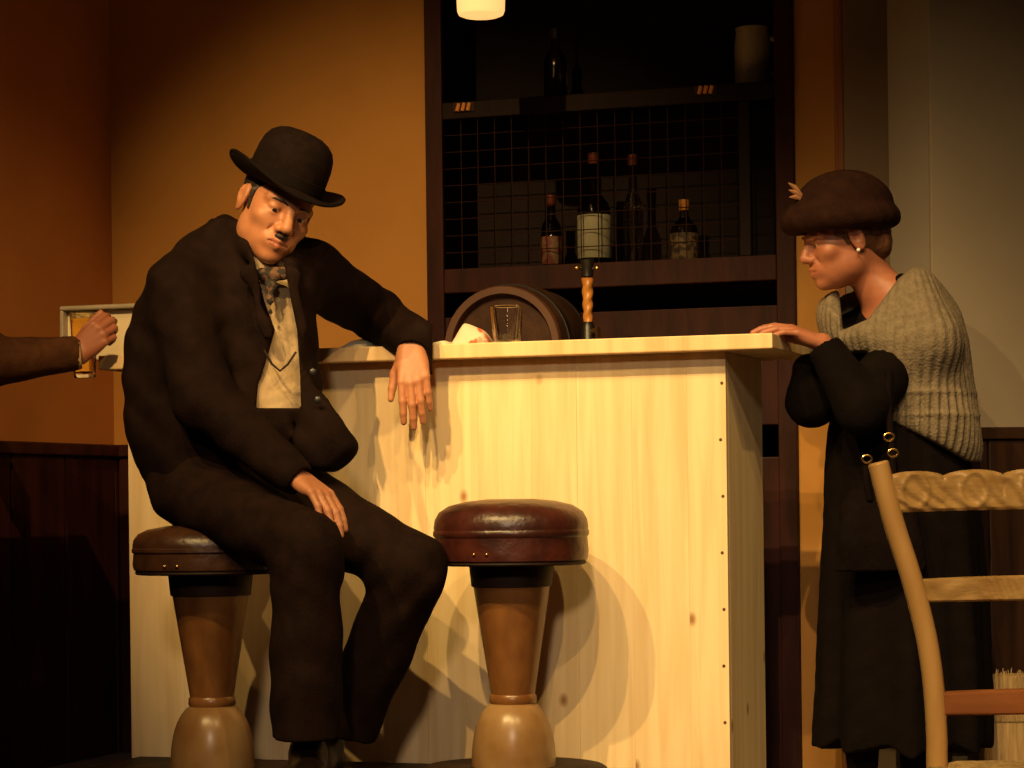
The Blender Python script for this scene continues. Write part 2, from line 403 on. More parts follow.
        for a in offs:
            for ax_ in range(3):
                if a[ax_]: continue
                b = list(a); b[ax_] = 1
                f1 = F[idx[:,0]+a[0], idx[:,1]+a[1], idx[:,2]+a[2]]; f2 = F[idx[:,0]+b[0], idx[:,1]+b[1], idx[:,2]+b[2]]
                cr = (f1 < 0) != (f2 < 0)
                t = np.where(cr, f1/np.where(cr, f1-f2, 1), 0)
                pt = np.tile(np.array(a, float), (len(idx), 1)); pt[:,ax_] = t
                acc += pt*cr[:,None]; cnt += cr
        v = s.lo + (idx + acc/cnt[:,None])*s.h
        quads = []
        n0, n1, n2 = F.shape
        for ax_ in range(3):
            A = [slice(None)]*3; B = [slice(None)]*3
            A[ax_] = slice(0, -1); B[ax_] = slice(1, None)
            cr = S[tuple(A)] != S[tuple(B)]
            e = np.argwhere(cr)
            o1, o2 = [x for x in range(3) if x != ax_]
            ok = (e[:,o1] > 0) & (e[:,o2] > 0) & (e[:,o1] < F.shape[o1]-1) & (e[:,o2] < F.shape[o2]-1)
            e = e[ok]
            ins = S[e[:,0], e[:,1], e[:,2]]
            def cell(d1, d2):
                q = e.copy(); q[:,o1] -= d1; q[:,o2] -= d2
                return vid[q[:,0], q[:,1], q[:,2]]
            Q = np.stack([cell(1,1), cell(0,1), cell(0,0), cell(1,0)], 1)
            flip = ~ins if ax_ != 1 else ins
            Q[flip] = Q[flip][:,::-1]
            quads.append(Q)
        Q = np.concatenate(quads)
        m = bpy.data.meshes.new(name)
        m.vertices.add(len(v)); m.vertices.foreach_set('co', v.astype(np.float32).ravel())
        m.loops.add(Q.size); m.loops.foreach_set('vertex_index', Q.astype(np.int32).ravel())
        m.polygons.add(len(Q)); m.polygons.foreach_set('loop_start', np.arange(0, Q.size, 4, dtype=np.int32))
        m.update(calc_edges=True); m.validate(); m.shade_smooth()
        return m

def folds(amp, sc, seed=0):
    r = np.random.RandomState(seed)
    ks = [(r.normal(size=3)*sc*s_, r.uniform(0, 6.28), 1/s_) for s_ in (1, 1, 1.8, 1.8, 3.0)]
    def fn(X, Y, Zc):
        o = 0
        for kv, ph, w in ks: o = o + w*np.sin(kv[0]*X+kv[1]*Y+kv[2]*Zc+ph)
        return amp*o/3
    return fn
def frame_from(F, up):
    F = Vector(F).normalized(); R = F.cross(Vector(up)).normalized(); Uv = R.cross(F).normalized()
    return R, F, Uv          # subject's right, forward, up

def add_head(s, c, R, F, Uv, fem=False, hs=1.0):
    """head with face; local x = subject's right, y = forward, z = up"""
    c = Vector(c)
    def q(x, y, z): return c + (R*x + F*y + Uv*z)*hs
    def E(c_, r_, ax_, k=0.02, op='+'): s.ell(c_, [x*hs for x in r_], ax_, k*hs, op)
    def Cn(a_, b_, ra, rb, k=0.02, op='+'): s.cone(a_, b_, ra*hs, rb*hs, k*hs, op)
    AX = (R, F, Uv)
    E(q(0,-.016,.036), (.074,.094,.088), AX, 0)
    E(q(0,.028,-.028), (.060 if fem else .063,.066,.082), AX, .03)
    E(q(0,.042,-.074), (.043 if fem else .049,.044,.040), AX, .03)
    E(q(0,.076,-.098), (.018 if fem else .022,.017,.016), AX, .02)
    for sg in (-1, 1):
        E(q(sg*.044,.004,-.062), (.020,.026,.028), AX, .03)
        E(q(sg*.042,.060,-.022), (.022,.020,.018), AX, .02)
        Cn(q(sg*.046,.068,.022), q(sg*.012,.086,.020), .010, .010, .016)
        E(q(sg*.031,.099,.003), (.019,.016,.012), AX, .012, '-')
        E(q(sg*.031,.0765,.0060), (.0160,.0130,.0100), AX, .004)
        E(q(sg*.031,.0755,-.0075), (.0150,.0120,.0078), AX, .004)
        # ears
        E(q(sg*.077,-.008,-.006), (.007,.019,.033), (R, (F*.96+Uv*-.28), (Uv*.96+F*.28)), .006)
        E(q(sg*.076,-.016,-.000), (.012,.012,.024), AX, .004)
        E(q(sg*.086,-.004,-.002), (.006,.010,.018), AX, .003, '-')
    Cn(q(0,.089,.014), q(0,.110,-.026), .0085, .0120, .012)
    E(q(0,.110,-.030), (.012,.012,.010), AX, .006)
    for sg in (-1, 1):
        E(q(sg*.013,.097,-.034), (.0085,.011,.009), AX, .006)
        E(q(sg*.007,.104,-.0425), (.004,.005,.003), AX, .002, '-')
        Cn(q(sg*.024,.088,-.034), q(sg*.034,.074,-.064), .0016, .0016, .008, '-')   # cheek crease
    E(q(0,.082,-.064), (.032,.018,.020), AX, .012)
    Cn(q(-.022,.0865,-.0625), q(0,.0985,-.0595), .0042, .0062, .005)
    Cn(q(.022,.0865,-.0625), q(0,.0985,-.0595), .0042, .0062, .005)
    Cn(q(-.019,.0865,-.0690), q(0,.0965,-.0715), .0042, .0070, .005)
    Cn(q(.019,.0865,-.0690), q(0,.0965,-.0715), .0042, .0070, .005)
    Cn(q(-.023,.0930,-.0655), q(0,.1050,-.0655), .0015, .0018, .002, '-')
    Cn(q(.023,.0930,-.0655), q(0,.1050,-.0655), .0015, .0018, .002, '-')
    return q

def add_hand(s, wrist, d, nrm, thumb_side, size=1.0, curl=(10,15,10), spread=6, thumb=(0.6, 0.55), first=0.0, thumb_out=0.0):
    """d: direction wrist to knuckles, nrm: out of the back of the hand, thumb_side: towards the thumb"""
    d = Vector(d).normalized(); n = Vector(nrm); n = (n-d*n.dot(d)).normalized()
    t = d.cross(n).normalized()
    if t.dot(Vector(thumb_side)) < 0: t = -t
    w = Vector(wrist); S = size
    kn = []
    for i, (off, L, fl, r) in enumerate([(.030,.088,(.046,.028,.022),.0100), (.0100,.093,(.051,.032,.023),.0103), (-.0095,.089,(.047,.030,.022),.0098), (-.0275,.079,(.038,.023,.019),.0088)]):
        k0 = w + t*(off*.55*S) + d*(.004*S); k1 = w + t*(off*S) + d*(L*S) + n*(.003*S)
        s.cone(k0, k1, .0170*S, .0112*S, .010*S)
        ang = math.radians(spread)*(off/.033)
        dir0 = (d*math.cos(ang) + t*math.sin(ang)).normalized()
        p = k1; th = math.radians(first)
        for j, (fl_, cu) in enumerate(zip(fl, curl)):
            th += math.radians(cu*(1+.12*i))
            dd = dir0*math.cos(th) - n*math.sin(th)
            p2 = p + dd*(fl_*S)
            s.cone(p, p2, (r*(1.04-.09*j))*S, (r*(.97-.09*j))*S, .0030*S)
            p = p2
        kn.append((k1, p))
    s.ell(w + d*(.045*S) - n*(.006*S), (.034*S, .040*S, .015*S), (t, d, n), .014*S)
    b0 = w + d*(.022*S) + t*(.020*S) - n*(.008*S)
    td = (d*thumb[0] + t*thumb[1] - n*.30).normalized()
    b1 = b0 + td*(.046*S); td2 = (d*(thumb[0]+.35) + t*(thumb[1]*.45+thumb_out) - n*.28).normalized()
    b2 = b1 + td2*(.034*S); b3 = b2 + (td2 + d*.2).normalized()*(.026*S)
    s.cone(b0, b1, .0175*S, .0120*S, .014*S); s.cone(b1, b2, .0115*S, .0098*S, .004*S); s.cone(b2, b3, .0098*S, .0078*S, .004*S)
    return kn

def paint_lips(mesh, q, R, F, Uv, mat, hs=1.0):
    """second material on the faces around the mouth"""
    mesh.materials.append(mat)
    n = len(mesh.polygons); cen = np.zeros(n*3, np.float32); mesh.polygons.foreach_get('center', cen); cen = cen.reshape(-1, 3)
    o = np.array(q(0,0,0)); l = np.stack([(cen-o)@np.array(a) for a in (R, F, Uv)], 1)
    l = l/hs; e = (l[:,0]/.024)**2 + ((l[:,2]+.0655)/.0095)**2
    mi = np.where((e < 1) & (l[:,1] > .083), 1, 0).astype(np.int32)
    mesh.polygons.foreach_set('material_index', mi)

def eyes(q, parent, R, F, Uv, look=(0,1,-.2), hs=1.0):
    for sg in (-1, 1):
        c = q(sg*.031, .0765, .001)
        e = obj('eye', MB().sphere(c, .0120*hs, 14, 10), m_eye, parent, smooth=True)
        d = (R*look[0]+F*look[1]+Uv*look[2]).normalized()
        obj('iris', MB().lathe([(1e-5,.0126*hs),(.003*hs,.0124*hs),(.0055*hs,.0112*hs),(.0058*hs,.0100*hs)], 14, c, d), m_iris, e, smooth=True)

# ================================================================== THE SETTING
BARZ, BARL, BARW = 1.18, 1.63, 0.385
obj_floor = struct(obj('floor', MB().box((0, 5.2, -0.05), 9, 8.4, 0.1), m_floor), 'dull grey-brown stage floor', 'floor')
# low black riser the stools and the man's feet stand on
RZ = 0.122
riser = struct(obj('platform', MB().wbox(-1.60, 0.15, 0.012, 0.95, 0.0, RZ, B0), m_riser, bevel=0.006), 'low black riser under the bar stools', 'platform')

CUP_T0 = onplane(429, 300)[0]; CUP_T1 = onplane(797, 300)[0]; WALL_T1 = onplane(851, 300)[0]
HT = 3.6
wb = MB()
wb.wbox(-0.1, CUP_T0, -0.12, 0.0, 0, HT); 
wb.wbox(CUP_T1, WALL_T1, -0.12, 0.0, 0, HT)
wb.wbox(CUP_T0, CUP_T1, -0.12, 0.0, 2.75, HT)
wall_back = struct(obj('wall_back', wb, m_wall), 'ochre plaster wall behind the bar', 'wall')
wl = MB()
def LW(t, w, z): return C0 + N*t + U*w + Z*z         # left wall: t towards the audience, w out of the wall
def lbox(mb, t0, t1, w0, w1, z0, z1): return mb.box(LW((t0+t1)/2, (w0+w1)/2, (z0+z1)/2), abs(t1-t0), abs(w1-w0), abs(z1-z0), N, U, Z)
lbox(wl, 0, 1.25, -0.12, 0, 0, HT)
wall_left = struct(obj('wall_left', wl, m_wallL), 'rust coloured side wall', 'wall')

WZ = 0.955
t = -0.285; k = 0
while t < 1.1:
    b = MB(); lbox(b, max(t, 0.0)+0.003, t+0.312, 0, 0.018, 0, WZ-0.012)
    obj('wainscot_board', b, m_wains, wall_left, bevel=0.004); t += 0.318
lb = MB(); lbox(lb, 0, 1.25, 0, 0.034, WZ-0.016, WZ+0.022)
struct(obj('trim_1', lb, m_wains, bevel=0.004), 'dark chair rail along the rust wall', 'trim')
t = 0.02
while t < CUP_T0-0.05:
    t2 = min(t+0.30, CUP_T0)
    obj('wainscot_board', MB().wbox(t+0.003, t2-0.003, 0, 0.018, 0, WZ-0.012), m_wains, wall_back, bevel=0.004); t = t2
struct(obj('trim_2', MB().wbox(0.02, CUP_T0, 0, 0.034, WZ-0.016, WZ+0.022), m_wains, bevel=0.004), 'dark chair rail on the ochre wall behind the bar', 'trim')

# moulded door-post at the right end of the ochre wall
tr = MB()
t0, t1 = onplane(837, 200)[0], onplane(851, 200)[0]
tr.wbox(t0, t1, 0.0, 0.03, 0, HT); tr.wbox(t0+0.012, t1-0.01, 0.03, 0.045, 0, HT)
struct(obj('trim_3', tr, m_trim, bevel=0.004), 'orange-brown moulded post at the end of the ochre wall', 'trim')

# grey flats on the right
def vflat(name, pxa, Da, pxb, Db, z0, z1, mat, parent=None, th=0.03, bev=0.003, off=0.0):
    a = P(pxa, 300, Da); b = P(pxb, 300, Db); a.z = b.z = 0
    d = (b-a).normalized(); n = Vector((d.y, -d.x, 0))
    if n.y > 0: n = -n
    c = (a+b)/2 - n*(th/2-off); c.z = (z0+z1)/2
    return obj(name, MB().box(c, (b-a).length, th, z1-z0, d, n, Z), mat, parent, bevel=bev)
wr = vflat('wall_right', 932, 6.62, 1500, 6.95, 0, HT, m_flat); struct(wr, 'grey-beige flat behind the woman', 'wall')
p1 = vflat('panel', 890, 6.80, 931, 6.63, 0, HT, m_flat2, wr)
p2 = vflat('panel', 846, 7.02, 893, 7.00, 0, HT, m_flat3, wr)
a = P(932, 300, 6.62)
for i, (q0, q1) in enumerate([(932, 983), (984, 1021), (1022, 1062), (1063, 1104), (1105, 1160), (1161, 1220), (1221, 1290)]):
    f = lambda q: 6.62 + (q-932)/(1500-932)*0.33
    vflat('wainscot_board', q0+0.6, f(q0), q1, f(q1), 0.10, WZ-0.02, m_wainsR, wr, th=0.018, off=0.018, bev=0.004)
ca = vflat('trim_4', 932, 6.62, 1300, 6.62+368/568*.33, WZ-0.02, WZ+0.012, m_wainsR, None, th=0.03, off=0.03); struct(ca, 'dark chair rail on the grey flat', 'trim')

# ================================================================== CUPBOARD IN THE BACK WALL
cup_loc = W((CUP_T0+CUP_T1)/2, -0.18, 0)
cup = thing('shelf_cupboard', 'tall dark brown shelf cupboard with wire cage set in the ochre wall', 'cupboard', cup_loc)
CD = 0.36
T0, T1 = CUP_T0+0.001, CUP_T1-0.001
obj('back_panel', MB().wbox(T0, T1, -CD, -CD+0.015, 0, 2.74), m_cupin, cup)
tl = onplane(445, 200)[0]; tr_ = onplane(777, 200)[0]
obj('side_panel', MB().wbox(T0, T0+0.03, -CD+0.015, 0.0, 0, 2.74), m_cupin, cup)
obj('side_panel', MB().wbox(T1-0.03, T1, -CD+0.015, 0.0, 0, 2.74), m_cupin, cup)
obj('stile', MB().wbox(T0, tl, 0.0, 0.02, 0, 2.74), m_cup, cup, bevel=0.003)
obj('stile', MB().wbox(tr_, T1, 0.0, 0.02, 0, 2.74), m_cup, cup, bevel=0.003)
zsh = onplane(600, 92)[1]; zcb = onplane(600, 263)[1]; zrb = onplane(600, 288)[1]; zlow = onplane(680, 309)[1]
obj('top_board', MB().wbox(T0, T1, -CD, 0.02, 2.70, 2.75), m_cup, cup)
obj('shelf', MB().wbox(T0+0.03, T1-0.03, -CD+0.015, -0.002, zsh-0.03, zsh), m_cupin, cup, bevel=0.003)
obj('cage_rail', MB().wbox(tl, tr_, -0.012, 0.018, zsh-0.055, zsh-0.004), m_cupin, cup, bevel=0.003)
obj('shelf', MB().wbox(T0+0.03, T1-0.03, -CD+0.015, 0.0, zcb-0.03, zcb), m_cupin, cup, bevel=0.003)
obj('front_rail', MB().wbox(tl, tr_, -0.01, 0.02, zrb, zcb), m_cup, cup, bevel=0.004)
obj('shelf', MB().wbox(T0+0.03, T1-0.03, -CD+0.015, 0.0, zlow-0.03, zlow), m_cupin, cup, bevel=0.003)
zh0 = onplane(768, 457)[1]; zh1 = onplane(768, 425)[1]; th0 = onplane(752, 440)[0]; th1 = tr_
obj('lower_panel', MB().wbox(tl, tr_, -0.01, 0.012, zh1, zlow), m_cup, cup, bevel=0.003)
obj('lower_panel', MB().wbox(tl, th0, -0.01, 0.012, zh0, zh1), m_cup, cup, bevel=0.003)
obj('lower_panel', MB().wbox(tl, tr_, -0.01, 0.012, 0.0, zh0), m_cup, cup, bevel=0.003)
# wire cage
tg0, tg1 = onplane(445, 200)[0], onplane(740, 200)[0]
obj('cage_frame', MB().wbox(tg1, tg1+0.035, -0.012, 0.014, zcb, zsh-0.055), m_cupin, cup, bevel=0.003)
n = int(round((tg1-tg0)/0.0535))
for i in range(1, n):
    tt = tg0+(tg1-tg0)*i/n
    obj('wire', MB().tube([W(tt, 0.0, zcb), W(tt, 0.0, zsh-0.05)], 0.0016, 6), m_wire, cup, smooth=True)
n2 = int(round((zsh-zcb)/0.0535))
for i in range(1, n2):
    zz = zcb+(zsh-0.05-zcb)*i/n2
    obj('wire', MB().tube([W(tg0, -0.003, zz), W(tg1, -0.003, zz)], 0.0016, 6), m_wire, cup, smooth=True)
for (hx, hy) in ((464, 107), (706, 90)):
    ht, hz = onplane(hx, hy, 0.02)
    hb = MB()
    for i in (-1, 0, 1): 
        hb.tube([W(ht+i*0.017-0.004, 0.024, hz-0.011), W(ht+i*0.017+0.004, 0.028, hz+0.011)], 0.0058, 8)
    hg = obj('hinge', MB().wbox(ht-0.034, ht+0.034, 0.018, 0.022, hz-0.014, hz+0.014), m_cup, cup)
    obj('hinge_knuckles', hb, m_glint, hg, smooth=False)

# bottles and jug
def bottle(px, wd, base_z, prof, mat, label, lab=None, capm=None, caph=0.03, group='bottles in the cupboard'):
    tt, _ = onplane(px, 200, wd)
    loc = W(tt, wd, base_z)
    o = thing('bottle', label, 'bottle', loc, group)
    body = MB().lathe([(1e-4, 0.0)]+prof+[(1e-4, prof[-1][1])], 28, loc)
    obj('bottle_body', body, mat, o, smooth=True)
    if lab:
        z0, z1, r, lm = lab
        obj('label', MB().lathe([(r, z0), (r+.0008, z0+.001), (r+.0008, z1-.001), (r, z1)], 28, loc), lm, o, smooth=True)
    rt = prof[-1][0]
    obj('cap', MB().lathe([(rt+.001, prof[-1][1]-caph), (rt+.002, prof[-1][1]-caph+.002), (rt+.002, prof[-1][1]+.002), (1e-4, prof[-1][1]+.004)], 20, loc), capm or m_cap, o, smooth=True)
    return o
def bprof(R, hb, hs, H, rn): return [(R*.9, 0.0), (R, .006), (R, hb), (R*.86, hb+(hs-hb)*.35), (R*.45, hb+(hs-hb)*.8), (rn*1.05, hs), (rn, hs+.01), (rn, H)]
bottle(594, -0.07, zcb, bprof(.050, .165, .225, .335, .015), m_greeng, 'dark bottle with large pale label behind the wire cage', (.020, .150, .0505, m_label))
bottle(633, -0.15, zcb, bprof(.030, .17, .24, .335, .013), m_clearb, 'tall slim clear bottle beside the pale-labelled bottle', None)
bottle(551, -0.14, zcb, bprof(.032, .12, .17, .225, .013), m_greeng, 'small bottle with red and tan label, leftmost in the cage', (.015, .10, .0325, m_label3))
bottle(684, -0.14, zcb, bprof(.042, .10, .14, .19, .014), m_clearb, 'squat bottle with brown printed label, rightmost in the cage', (.008, .09, .0425, m_label2), m_amberw)
bottle(557, -0.12, zsh, bprof(.036, .12, .17, .22, .014), m_greeng, 'dark bottle alone on the top shelf', None, m_black)
tt, _ = onplane(753, 60, -0.12); loc = W(tt, -0.12, zsh)
jug = thing('stoneware_jug', 'cream stoneware jug with handle on the top shelf', 'jug', loc)
obj('jug_body', MB().lathe([(1e-4,0),(.048,0),(.053,.01),(.055,.06),(.054,.13),(.050,.165),(.052,.178),(.046,.178),(.045,.02),(1e-4,.012)], 32, loc), m_stone, jug, smooth=True)
hp = [loc + U*(.052+.036*math.sin(a)) + Z*(.09-.055*math.cos(a)) for a in np.linspace(0.05, math.pi-.05, 12)]
obj('handle', MB().tube(hp, .0075, 10), m_stone, jug, smooth=True)

# back counter with barrel and beer tap
w_b = 0.42
tb0 = onplane(445, 345, w_b)[0]; tb1 = onplane(560, 345, w_b)[0]
tc_, zc_ = onplane(502, 347, w_b); rb = (tb1-tb0)/2
zcount = zc_-rb-0.02
bc_t0, bc_t1 = tb0-0.05, onplane(640, 400, w_b)[0]
bc = thing('back_counter', 'dark wooden back counter behind the bar under the barrel', 'counter', W((bc_t0+bc_t1)/2, 0.26, 0))
obj('counter_body', MB().wbox(bc_t0+.02, bc_t1-.02, 0.04, 0.45, 0.0, zcount-0.03), m_shelfb, bc, bevel=0.004)
obj('counter_top', MB().wbox(bc_t0, bc_t1, 0.03, 0.48, zcount-0.03, zcount), m_shelfb, bc, bevel=0.004)
bar_c = W(tc_, w_b, zc_)
br = thing('barrel', 'dark oak barrel lying on its side behind the bar', 'barrel', W(tc_, 0.24, zcount))
Lb = 0.34
prof = [(rb*.90, 0.012), (rb*.90, 0.0), (rb*1.0, 0.0), (rb*1.06, -Lb*.25), (rb*1.09, -Lb*.5), (rb*1.06, -Lb*.75), (rb, -Lb), (1e-4, -Lb)]
obj('staves', MB().lathe(prof[2:], 40, bar_c, N), m_barrel, br, smooth=True)
obj('rim', MB().lathe([(rb*.86, -.02), (rb*.86, 0.0), (rb*.88, .006), (rb*.99, .006), (rb*1.01, 0.0), (rb*1.01, -.02)], 48, bar_c, N), M('barrel_rim_oak', (.105,.042,.021), (.07,.028,.014), .5, 5), br, smooth=True)
obj('barrel_head', MB().lathe([(rb*.87, -.02), (1e-4, -.018)], 40, bar_c, N), m_barrel, br, smooth=True)
for z_ in (-Lb*.22, -Lb*.78):
    obj('hoop', MB().lathe([(rb*1.045, z_-.014), (rb*1.066, z_-.014), (rb*1.066, z_+.014), (rb*1.045, z_+.014)], 40, bar_c, N), m_black, br, smooth=True)
cr = MB(); 
for s_ in (-1, 1): cr.wbox(tc_+s_*.085-.02, tc_+s_*.085+.02, 0.10, 0.40, zcount, zcount+.045)
obj('cradle', cr, m_shelfb, br)
tpt, tpz = onplane(588, 325, 0.40)
tp = thing('beer_tap', 'beer pump with amber twisted handle and brass knobs', 'tap', W(tpt, .40, zcount))
z1_ = onplane(588, 322, .40)[1]; z2_ = onplane(588, 278, .40)[1]
obj('pump_column', MB().lathe([(.05,0),(.05,.012),(.028,.02),(.022,.05),(.020,z1_-zcount-.015),(.012,z1_-zcount)], 20, W(tpt,.40,zcount)), m_black, tp, smooth=True)
hm = MB(); n = 40; seg = 16; vs = []; fs = []
for i in range(n+1):
    zz = z1_+(z2_-z1_)*i/n
    for s_ in range(seg):
        a = 2*math.pi*s_/seg; r = .0125+.0035*i/n+.0016*math.sin(2*a+ i*0.55)
        vs.append(W(tpt, .40, zz)+U*(r*math.cos(a))+N*(r*math.sin(a)))
for i in range(n):
    for s_ in range(seg): s2 = (s_+1) % seg; fs.append((i*seg+s_, i*seg+s2, (i+1)*seg+s2, (i+1)*seg+s_))
hm.add(vs, fs); obj('handle', hm, m_amberw, tp, smooth=True)
obj('ferrule', MB().lathe([(.010, 0), (.017, .004), (.016, .03), (.022, .05), (1e-4, .055)], 16, W(tpt, .40, z2_)), m_black, tp, smooth=True)
for px_ in (577, 597):
    kt, kz = onplane(px_, 268, .41); obj('brass_knob', MB().sphere(W(kt, .41, kz), .0075), m_brass, tp, smooth=True)
    obj('knob_arm', MB().tube([W(kt, .40, kz), W(tpt, .40, kz)], .004, 8), m_black, tp, smooth=True)
ct_, cz_ = onplane(601, 330, .40)
obj('brass_spout', MB().tube([W(tpt,.40,cz_-.01), W(ct_,.43,cz_), W(ct_+.005,.45,cz_-.03)], .008, 8), m_brass, tp, smooth=True)

# pendant lamp
lp = P(481, 17, 6.85)
lamp = thing('pendant_lamp', 'glowing cream glass pendant lamp hanging above the bar', 'lamp', lp)
obj('lamp_shade', MB().lathe([(1e-4,0),(.050,.001),(.062,.006),(.066,.016),(.068,.06),(.070,.12),(.060,.15),(.03,.17),(.018,.18)], 32, lp), glow('lamp_glow', (1.0, 0.52, 0.17), 1.15), lamp, smooth=True)
obj('lamp_holder', MB().lathe([(.02,.178),(.022,.22),(.008,.235)], 16, lp), m_black, lamp, smooth=True)
obj('cord', MB().tube([lp+Z*.23, lp+Z*1.3], .004, 8), m_black, lamp, smooth=True)

# ================================================================== BAR COUNTER
bar = thing('bar_counter', 'raw pine bar counter with overhanging top', 'bar', W(-BARL/2, -BARW/2, 0, B0))
PT = 0.037
widths = []; x = 0.0; seq = [.098, .142, .142, .120, .142, .142, .142, .120, .142, .142, .142, .156]
for i, wd in enumerate(seq):
    x1 = min(x+wd, BARL)
    obj('front_board', MB().wbox(-x1+.0001, -x-.0001, -.020, -.0006*(i%3), 0.0, BARZ-PT, B0), m_pine, bar, bevel=0.0007); x = x1
    if x >= BARL: break
obj('end_panel', MB().wbox(-0.020, -0.0, -BARW, -.0205, 0.0, BARZ-PT, B0), m_pine, bar, bevel=0.002)
obj('end_panel', MB().wbox(-BARL, -BARL+.02, -BARW, -.0205, 0.0, BARZ-PT, B0), m_pine, bar, bevel=0.002)
obj('inner_shelf', MB().wbox(-BARL+.02, -0.021, -BARW, -.021, 0.55, 0.57, B0), m_pine, bar)
PL0, PL1 = -BARL-0.050, 0.132
obj('bar_top', MB().wbox(PL0, PL1, -BARW-.07, 0.064, BARZ-PT, BARZ, B0), m_pineT, bar, bevel=0.003)
for i in range(8):
    zz = 0.10+i*0.138
    nt_, _z = -0.012+0.003*math.sin(i*3), 0
    obj('nail', MB().lathe([(.0042, 0.0), (.0040, .0008), (1e-4, .001)], 10, W(nt_, 0.0, zz, B0), N), m_nail, bar, smooth=True)

# things on the bar
def bar_at(px, py, w): return onplane(px, py, w, B0)[0]
gt = bar_at(507, 335, -.05); gl = W(gt, -.05, BARZ, B0)
gh, gr = 0.098, 0.042
tg = tag(obj('tumbler', MB().lathe([(1e-4,0),(gr*.80,0),(gr*.83,.003),(gr,gh-.001),(gr-.0015,gh),(gr-.0034,gh-.001),(gr*.80-.0024,.012),(1e-4,.011)], 32, gl), m_glass, smooth=True), 'clear empty tumbler standing on the pine bar', 'glass')
nt0 = bar_at(469, 340, -.03)
def cloth_lump(cx, w, sx, sy, sz, seed, name, mat, label, cat, th=0.004):
    r = np.random.RandomState(seed); n = 26; vs = []; fs = []
    for i in range(n):
        for j in range(n):
            u, v = i/(n-1)*2-1, j/(n-1)*2-1
            e = max(0, 1-u**4)*max(0, 1-v**4)
            zz = sz*e*(.80+.14*math.sin(3.1*u+seed)+.10*math.sin(4.2*v+2.2*u+seed*2))*(1.0 if u > -.3 else .45+.55*(u+1)/.7)
            vs.append(W(cx+u*sx/2, w+v*sy/2, BARZ+max(.001, zz), B0))
    m_ = n*n
    for i in range(n):
        for j in range(n): vs.append(W(cx+(i/(n-1)*2-1)*sx/2, w+(j/(n-1)*2-1)*sy/2, BARZ+.0004, B0))
    for i in range(n-1):
        for j in range(n-1):
            a = i*n+j; fs.append((a, a+n, a+n+1, a+1)); fs.append((m_+a, m_+a+1, m_+a+n+1, m_+a+n))
    for i in range(n-1):
        for (a, b) in ((i*n, (i+1)*n), ((i+1)*n+n-1, i*n+n-1), (i+1, i), ((n-1)*n+i, (n-1)*n+i+1)):
            fs.append((a, b, b+m_, a+m_))
    return tag(obj(name, MB().add(vs, fs), mat, smooth=True), label, cat)
cloth_lump(nt0, -.06, .10, .10, .060, 3, 'napkin', m_napkin, 'crumpled white napkin with red pattern beside the tumbler', 'napkin')
cloth_lump(bar_at(438, 340, -.04), -.05, .085, .12, .018, 5, 'paper_napkin', m_white, 'flat pale paper napkin beside the man\'s sleeve', 'napkin')
cloth_lump(bar_at(362, 350, -.02), -.02, .095, .13, .026, 8, 'folded_cloth', m_white, 'folded pale cloth on the bar under the man\'s elbow', 'cloth')

# upright tray at the left end of the bar
def tray():
    ta = onplane(66, 330, -.10, B0)[0]; tb = ta+.24; wq = -.10
    o = thing('serving_tray', 'cream serving tray with grey rim standing upright behind the amber drink', 'tray', W((ta+tb)/2, wq, BARZ, B0))
    h = 0.135
    zz0 = BARZ
    b = MB().wbox(ta, tb, wq-.008, wq, zz0, zz0+h, B0); obj('tray_base', b, m_cream, o, bevel=.004)
    rim = MB()
    rim.wbox(ta-.006, tb+.006, wq-.012, wq+.026, zz0+h, zz0+h+.012, B0)
    rim.wbox(ta-.006, ta+.006, wq-.012, wq+.026, zz0, zz0+h, B0); rim.wbox(tb-.006, tb+.006, wq-.012, wq+.026, zz0, zz0+h, B0)
    obj('rim', rim, m_greyrm, o, bevel=.004)
tray()

